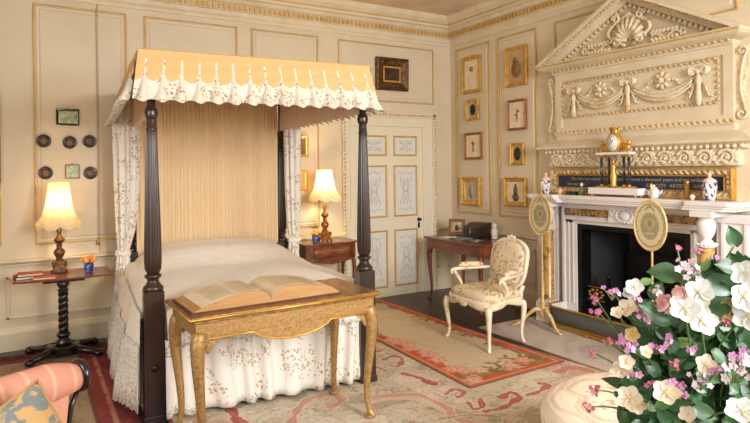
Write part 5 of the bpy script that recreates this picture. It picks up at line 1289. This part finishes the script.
SP = [
 ('w', 634, 287, D, .020, 'white blossom in front of the dark firebox, left top of the bouquet', [(640, 283, .03, .3), (630, 300, .03, -1)]),
 ('w', 630, 293, D+.01, .016, 'smaller white blossom just under the left top white blossom', []),
 ('w', 699, 293, D-.05, .030, 'big white blossom in the middle of the bouquet, upper one of three', [(690, 310, .09, .2)]),
 ('w', 685, 309, D-.08, .030, 'big white blossom in the middle of the bouquet, left one of three', [(672, 322, .08, 2.6)]),
 ('w', 701, 321, D-.09, .031, 'big white blossom in the middle of the bouquet, lower one of three', []),
 ('w', 744, 297, D-.05, .032, 'white blossom cut by the right edge of the picture, upper', []),
 ('w', 745, 273, D, .028, 'white blossom at the right edge above the others', []),
 ('w', 748, 316, D-.06, .030, 'white blossom at the right edge beneath the two others', []),
 ('w', 742, 412, D-.1, .032, 'white blossom in the bottom right corner', []),
 ('o', 733, 309, D-.03, .027, 'faded ochre blossom near the right edge beside the white ones', []),
 ('o', 632, 334, D, .017, 'small faded ochre blossom at the left of the bouquet', []),
 ('c', 628, 308, D, .022, 'cream blossom on the left side below the white blossom', []),
 ('c', 617, 313, D, .015, 'small cream blossom left of the larger cream one', []),
 ('c', 622, 371, D, .024, 'cream blossom with yellow eye over the stool', []),
 ('c', 630, 398, D-.02, .027, 'lower cream blossom hanging over the stool top', [(645, 405, .03, -.4)]),
 ('c', 637, 405, D, .020, 'bottom cream blossom over the stool', []),
 ('c', 666, 393, D-.03, .028, 'cream blossom with bright yellow eye, bottom middle', []),
 ('c', 705, 365, D-.03, .022, 'cream drooping blossom in the centre right of the bouquet', []),
 ('c', 626, 362, D, .018, 'cream blossom tinged pink above the stool', []),
 ('l', 684, 267, D+.02, .022, 'pale lilac cluster at the top centre of the bouquet', [(700, 270, .03, .8)]),
 ('l', 692, 271, D+.02, .020, 'second pale cluster close right of the top centre cluster', []),
 ('p', 671, 300, D-.05, .036, 'salmon pink double bloom left of the big white blossoms', []),
 ('m', 612, 292, D, .015, 'mauve spray at the upper left in front of the grate', []),
 ('m', 640, 300, D, .014, 'mauve spray under the left white blossom', []),
 ('m', 647, 318, D, .014, 'mauve spray in the left centre of the bouquet', [(655, 325, .05, -.8)]),
 ('m', 628, 345, D, .018, 'mauve spray at the left above the stool', []),
 ('m', 622, 341, D+.01, .014, 'small mauve spray at far left above the stool', []),
 ('m', 679, 388, D-.03, .018, 'mauve spray at the lower centre', [(670, 400, .04, 3.6)]),
 ('m', 632, 374, D, .014, 'mauve spray over the stool beside the cream blossom', []),
 ('l', 733, 366, D-.06, .028, 'large pale pink cluster at the right centre', []),
 ('m', 737, 358, D-.05, .018, 'mauve spray over the pale cluster, right centre', []),
 ('m', 695, 348, D-.03, .012, 'small mauve spray in the centre under the white blossoms', []),
 ('m', 656, 347, D, .014, 'mauve and cream spray left of centre', [(648, 355, .04, 2.8)]),
 ('g', 596, 299, D+.02, .012, 'magenta flower at the far left in front of the fender, upper', []),
 ('g', 598, 312, D+.02, .013, 'magenta flower at the far left in front of the fender, lower', []),
 ('g', 661, 312, D, .016, 'rose pink flower next to the salmon bloom', []),
 ('g', 698, 252, D+.05, .010, 'small pink star flower in front of the yellow marble column', []),
 ('g', 677, 246, D+.05, .011, 'small pink star flower at the very top of the bouquet', []),
 ('g', 719, 259, D+.04, .011, 'deep pink flower before the white pilaster', []),
 ('m', 668, 340, D-.01, .014, 'mauve spray beneath the salmon pink bloom', [(675, 345, .04, .4)]),
 ('l', 700, 380, D-.04, .018, 'pale lilac cluster low in the right half', []),
 ('c', 646, 352, D-.01, .014, 'small cream blossom in the left middle', []),
 ('m', 716, 372, D-.04, .013, 'mauve spray left of the large pale cluster', []),
 ('r', 672, 364, D, .012, 'rose buds in the middle of the bouquet', []),
 ('g', 650, 383, D, .013, 'magenta spray just above the bottom cream blossom', []),
 ('c', 688, 414, D-.02, .018, 'cream blossom at the very bottom centre', []),
 ('l', 655, 290, D+.02, .013, 'lilac cluster between the firebox blossom and the salmon bloom', []),
 ('m', 640, 312, D, .012, 'little mauve spray at the left under the cream blossoms', []),
 ('r', 724, 320, D, .012, 'rose buds next to the ochre blossom', []),
 ('r', 597, 390, D, .012, 'rose buds reaching low over the stool, right one of the pair', []),
 ('r', 589, 407, D+.01, .011, 'lowest rose buds reaching over the stool top', []),
 ('r', 594, 353, D+.02, .010, 'rose buds in front of the hearth at the left', []),
 ('r', 607, 342, D+.02, .009, 'few rose buds left of the mauve spray', []),
]
JOIN = {(597, 390): (640, 380), (589, 407): (640, 383), (594, 353): (648, 372), (607, 342): (650, 365), (677, 246): (735, 310), (698, 252): (735, 312), (596, 299): (640, 335), (598, 312): (640, 338), (622, 371): (668, 385)}
for kind, px, py, d, s, lab, lv in SP:
    sprig(kind, px, py, d, s, lab, None, lv)
# leafy branches: each a stem with its big leaves
rl_ = random.Random(12)
LB = [('leafy branch with large dark leaves at the bottom centre of the bouquet', [(655, 408, .07, -1.4), (690, 405, .06, -.6)], (668, 372)), ('leafy branch rising at the right before the white pilaster', [(737, 247, .05, 1.9), (742, 262, .045, -1.4), (735, 268, .05, 2.9), (736, 285, .05, 3.4)], (738, 240)),
      ('leafy branch behind the big white blossoms', [(700, 300, .09, .2), (668, 326, .09, 2.9), (712, 330, .09, -.3), (680, 275, .07, 3.0), (705, 278, .07, -.5)], (700, 278)), ('leafy branch at the centre left with broad leaves', [(650, 335, .07, 3.3), (640, 320, .06, 2.2), (652, 300, .05, 1.2), (640, 345, .05, -2.4)], (645, 300)),
      ('leafy branch in the lower right of the bouquet', [(728, 395, .08, .1), (715, 400, .08, -2.0), (700, 385, .07, 2.7), (740, 345, .08, .6)], (735, 345)), ('leafy branch in the middle right of the bouquet', [(720, 335, .08, .8), (705, 345, .08, 3.3), (725, 355, .07, -.6), (690, 360, .07, 2.6)], (715, 330)),
      ('leafy twig below the top pink star flowers', [(715, 275, .04, 1.9), (722, 282, .04, .4), (712, 290, .035, 2.6)], (716, 262)), ('leafy branch low at the centre beneath the cream blossoms', [(675, 415, .06, -2.4), (700, 415, .06, -1.2), (720, 420, .06, -.5), (660, 375, .05, 2.4)], (680, 385))]
for lab, lv, top in LB:
    d = D+.06; p = at(top[0], top[1], d); t = thing('leafy_branch', lab, 'branch', tuple(p), 0, 'leafy branches in the foreground vase')
    sp_ = stem_pts((0, 0, 0), VM-p); MB().tube(sp_, [.002+.0015*i/8 for i in range(9)], 6).build('stem', leafm_s, t); to = (CAM-p).normalized()
    for lx, ly, L, a in lv:
        b0 = at(lx, ly, d+rl_.uniform(-.03, .03))-p; near = min(sp_, key=lambda q: (q-b0).length)
        mb = MB(); leaf(mb, b0, RV*math.cos(a)+UP*math.sin(a)+FV*rl_.uniform(-.4, .1), L, L*.72, (to+UP*.4+RV*rl_.uniform(-.4, .4)).normalized()); mb.tube([near, b0], .0012, 4); mb.build('leaf', leafm, t)
mb = MB()
for k in range(620):
    px = 628+130*rl_.random()**.75; py = 432-rl_.random()*(40+120*min(1, (px-628)/75)); c = at(px, py, D+rl_.uniform(.02, .20)); a = rl_.uniform(0, 2*PI)
    to = (CAM-c).normalized(); leaf(mb, c, RV*math.cos(a)+UP*math.sin(a)+FV*rl_.uniform(-.5, .5), rl_.uniform(.035, .07), rl_.uniform(.025, .045), (to+UP*.5+RV*rl_.uniform(-.7, .7)).normalized())
    if k % 4 == 0: mb.tube(stem_pts(c, VM), .0014, 4)
o = mb.build('foliage', leafm); o['kind'] = 'stuff'; tag(o, 'dense dark green foliage filling the bouquet in the right foreground', 'foliage')
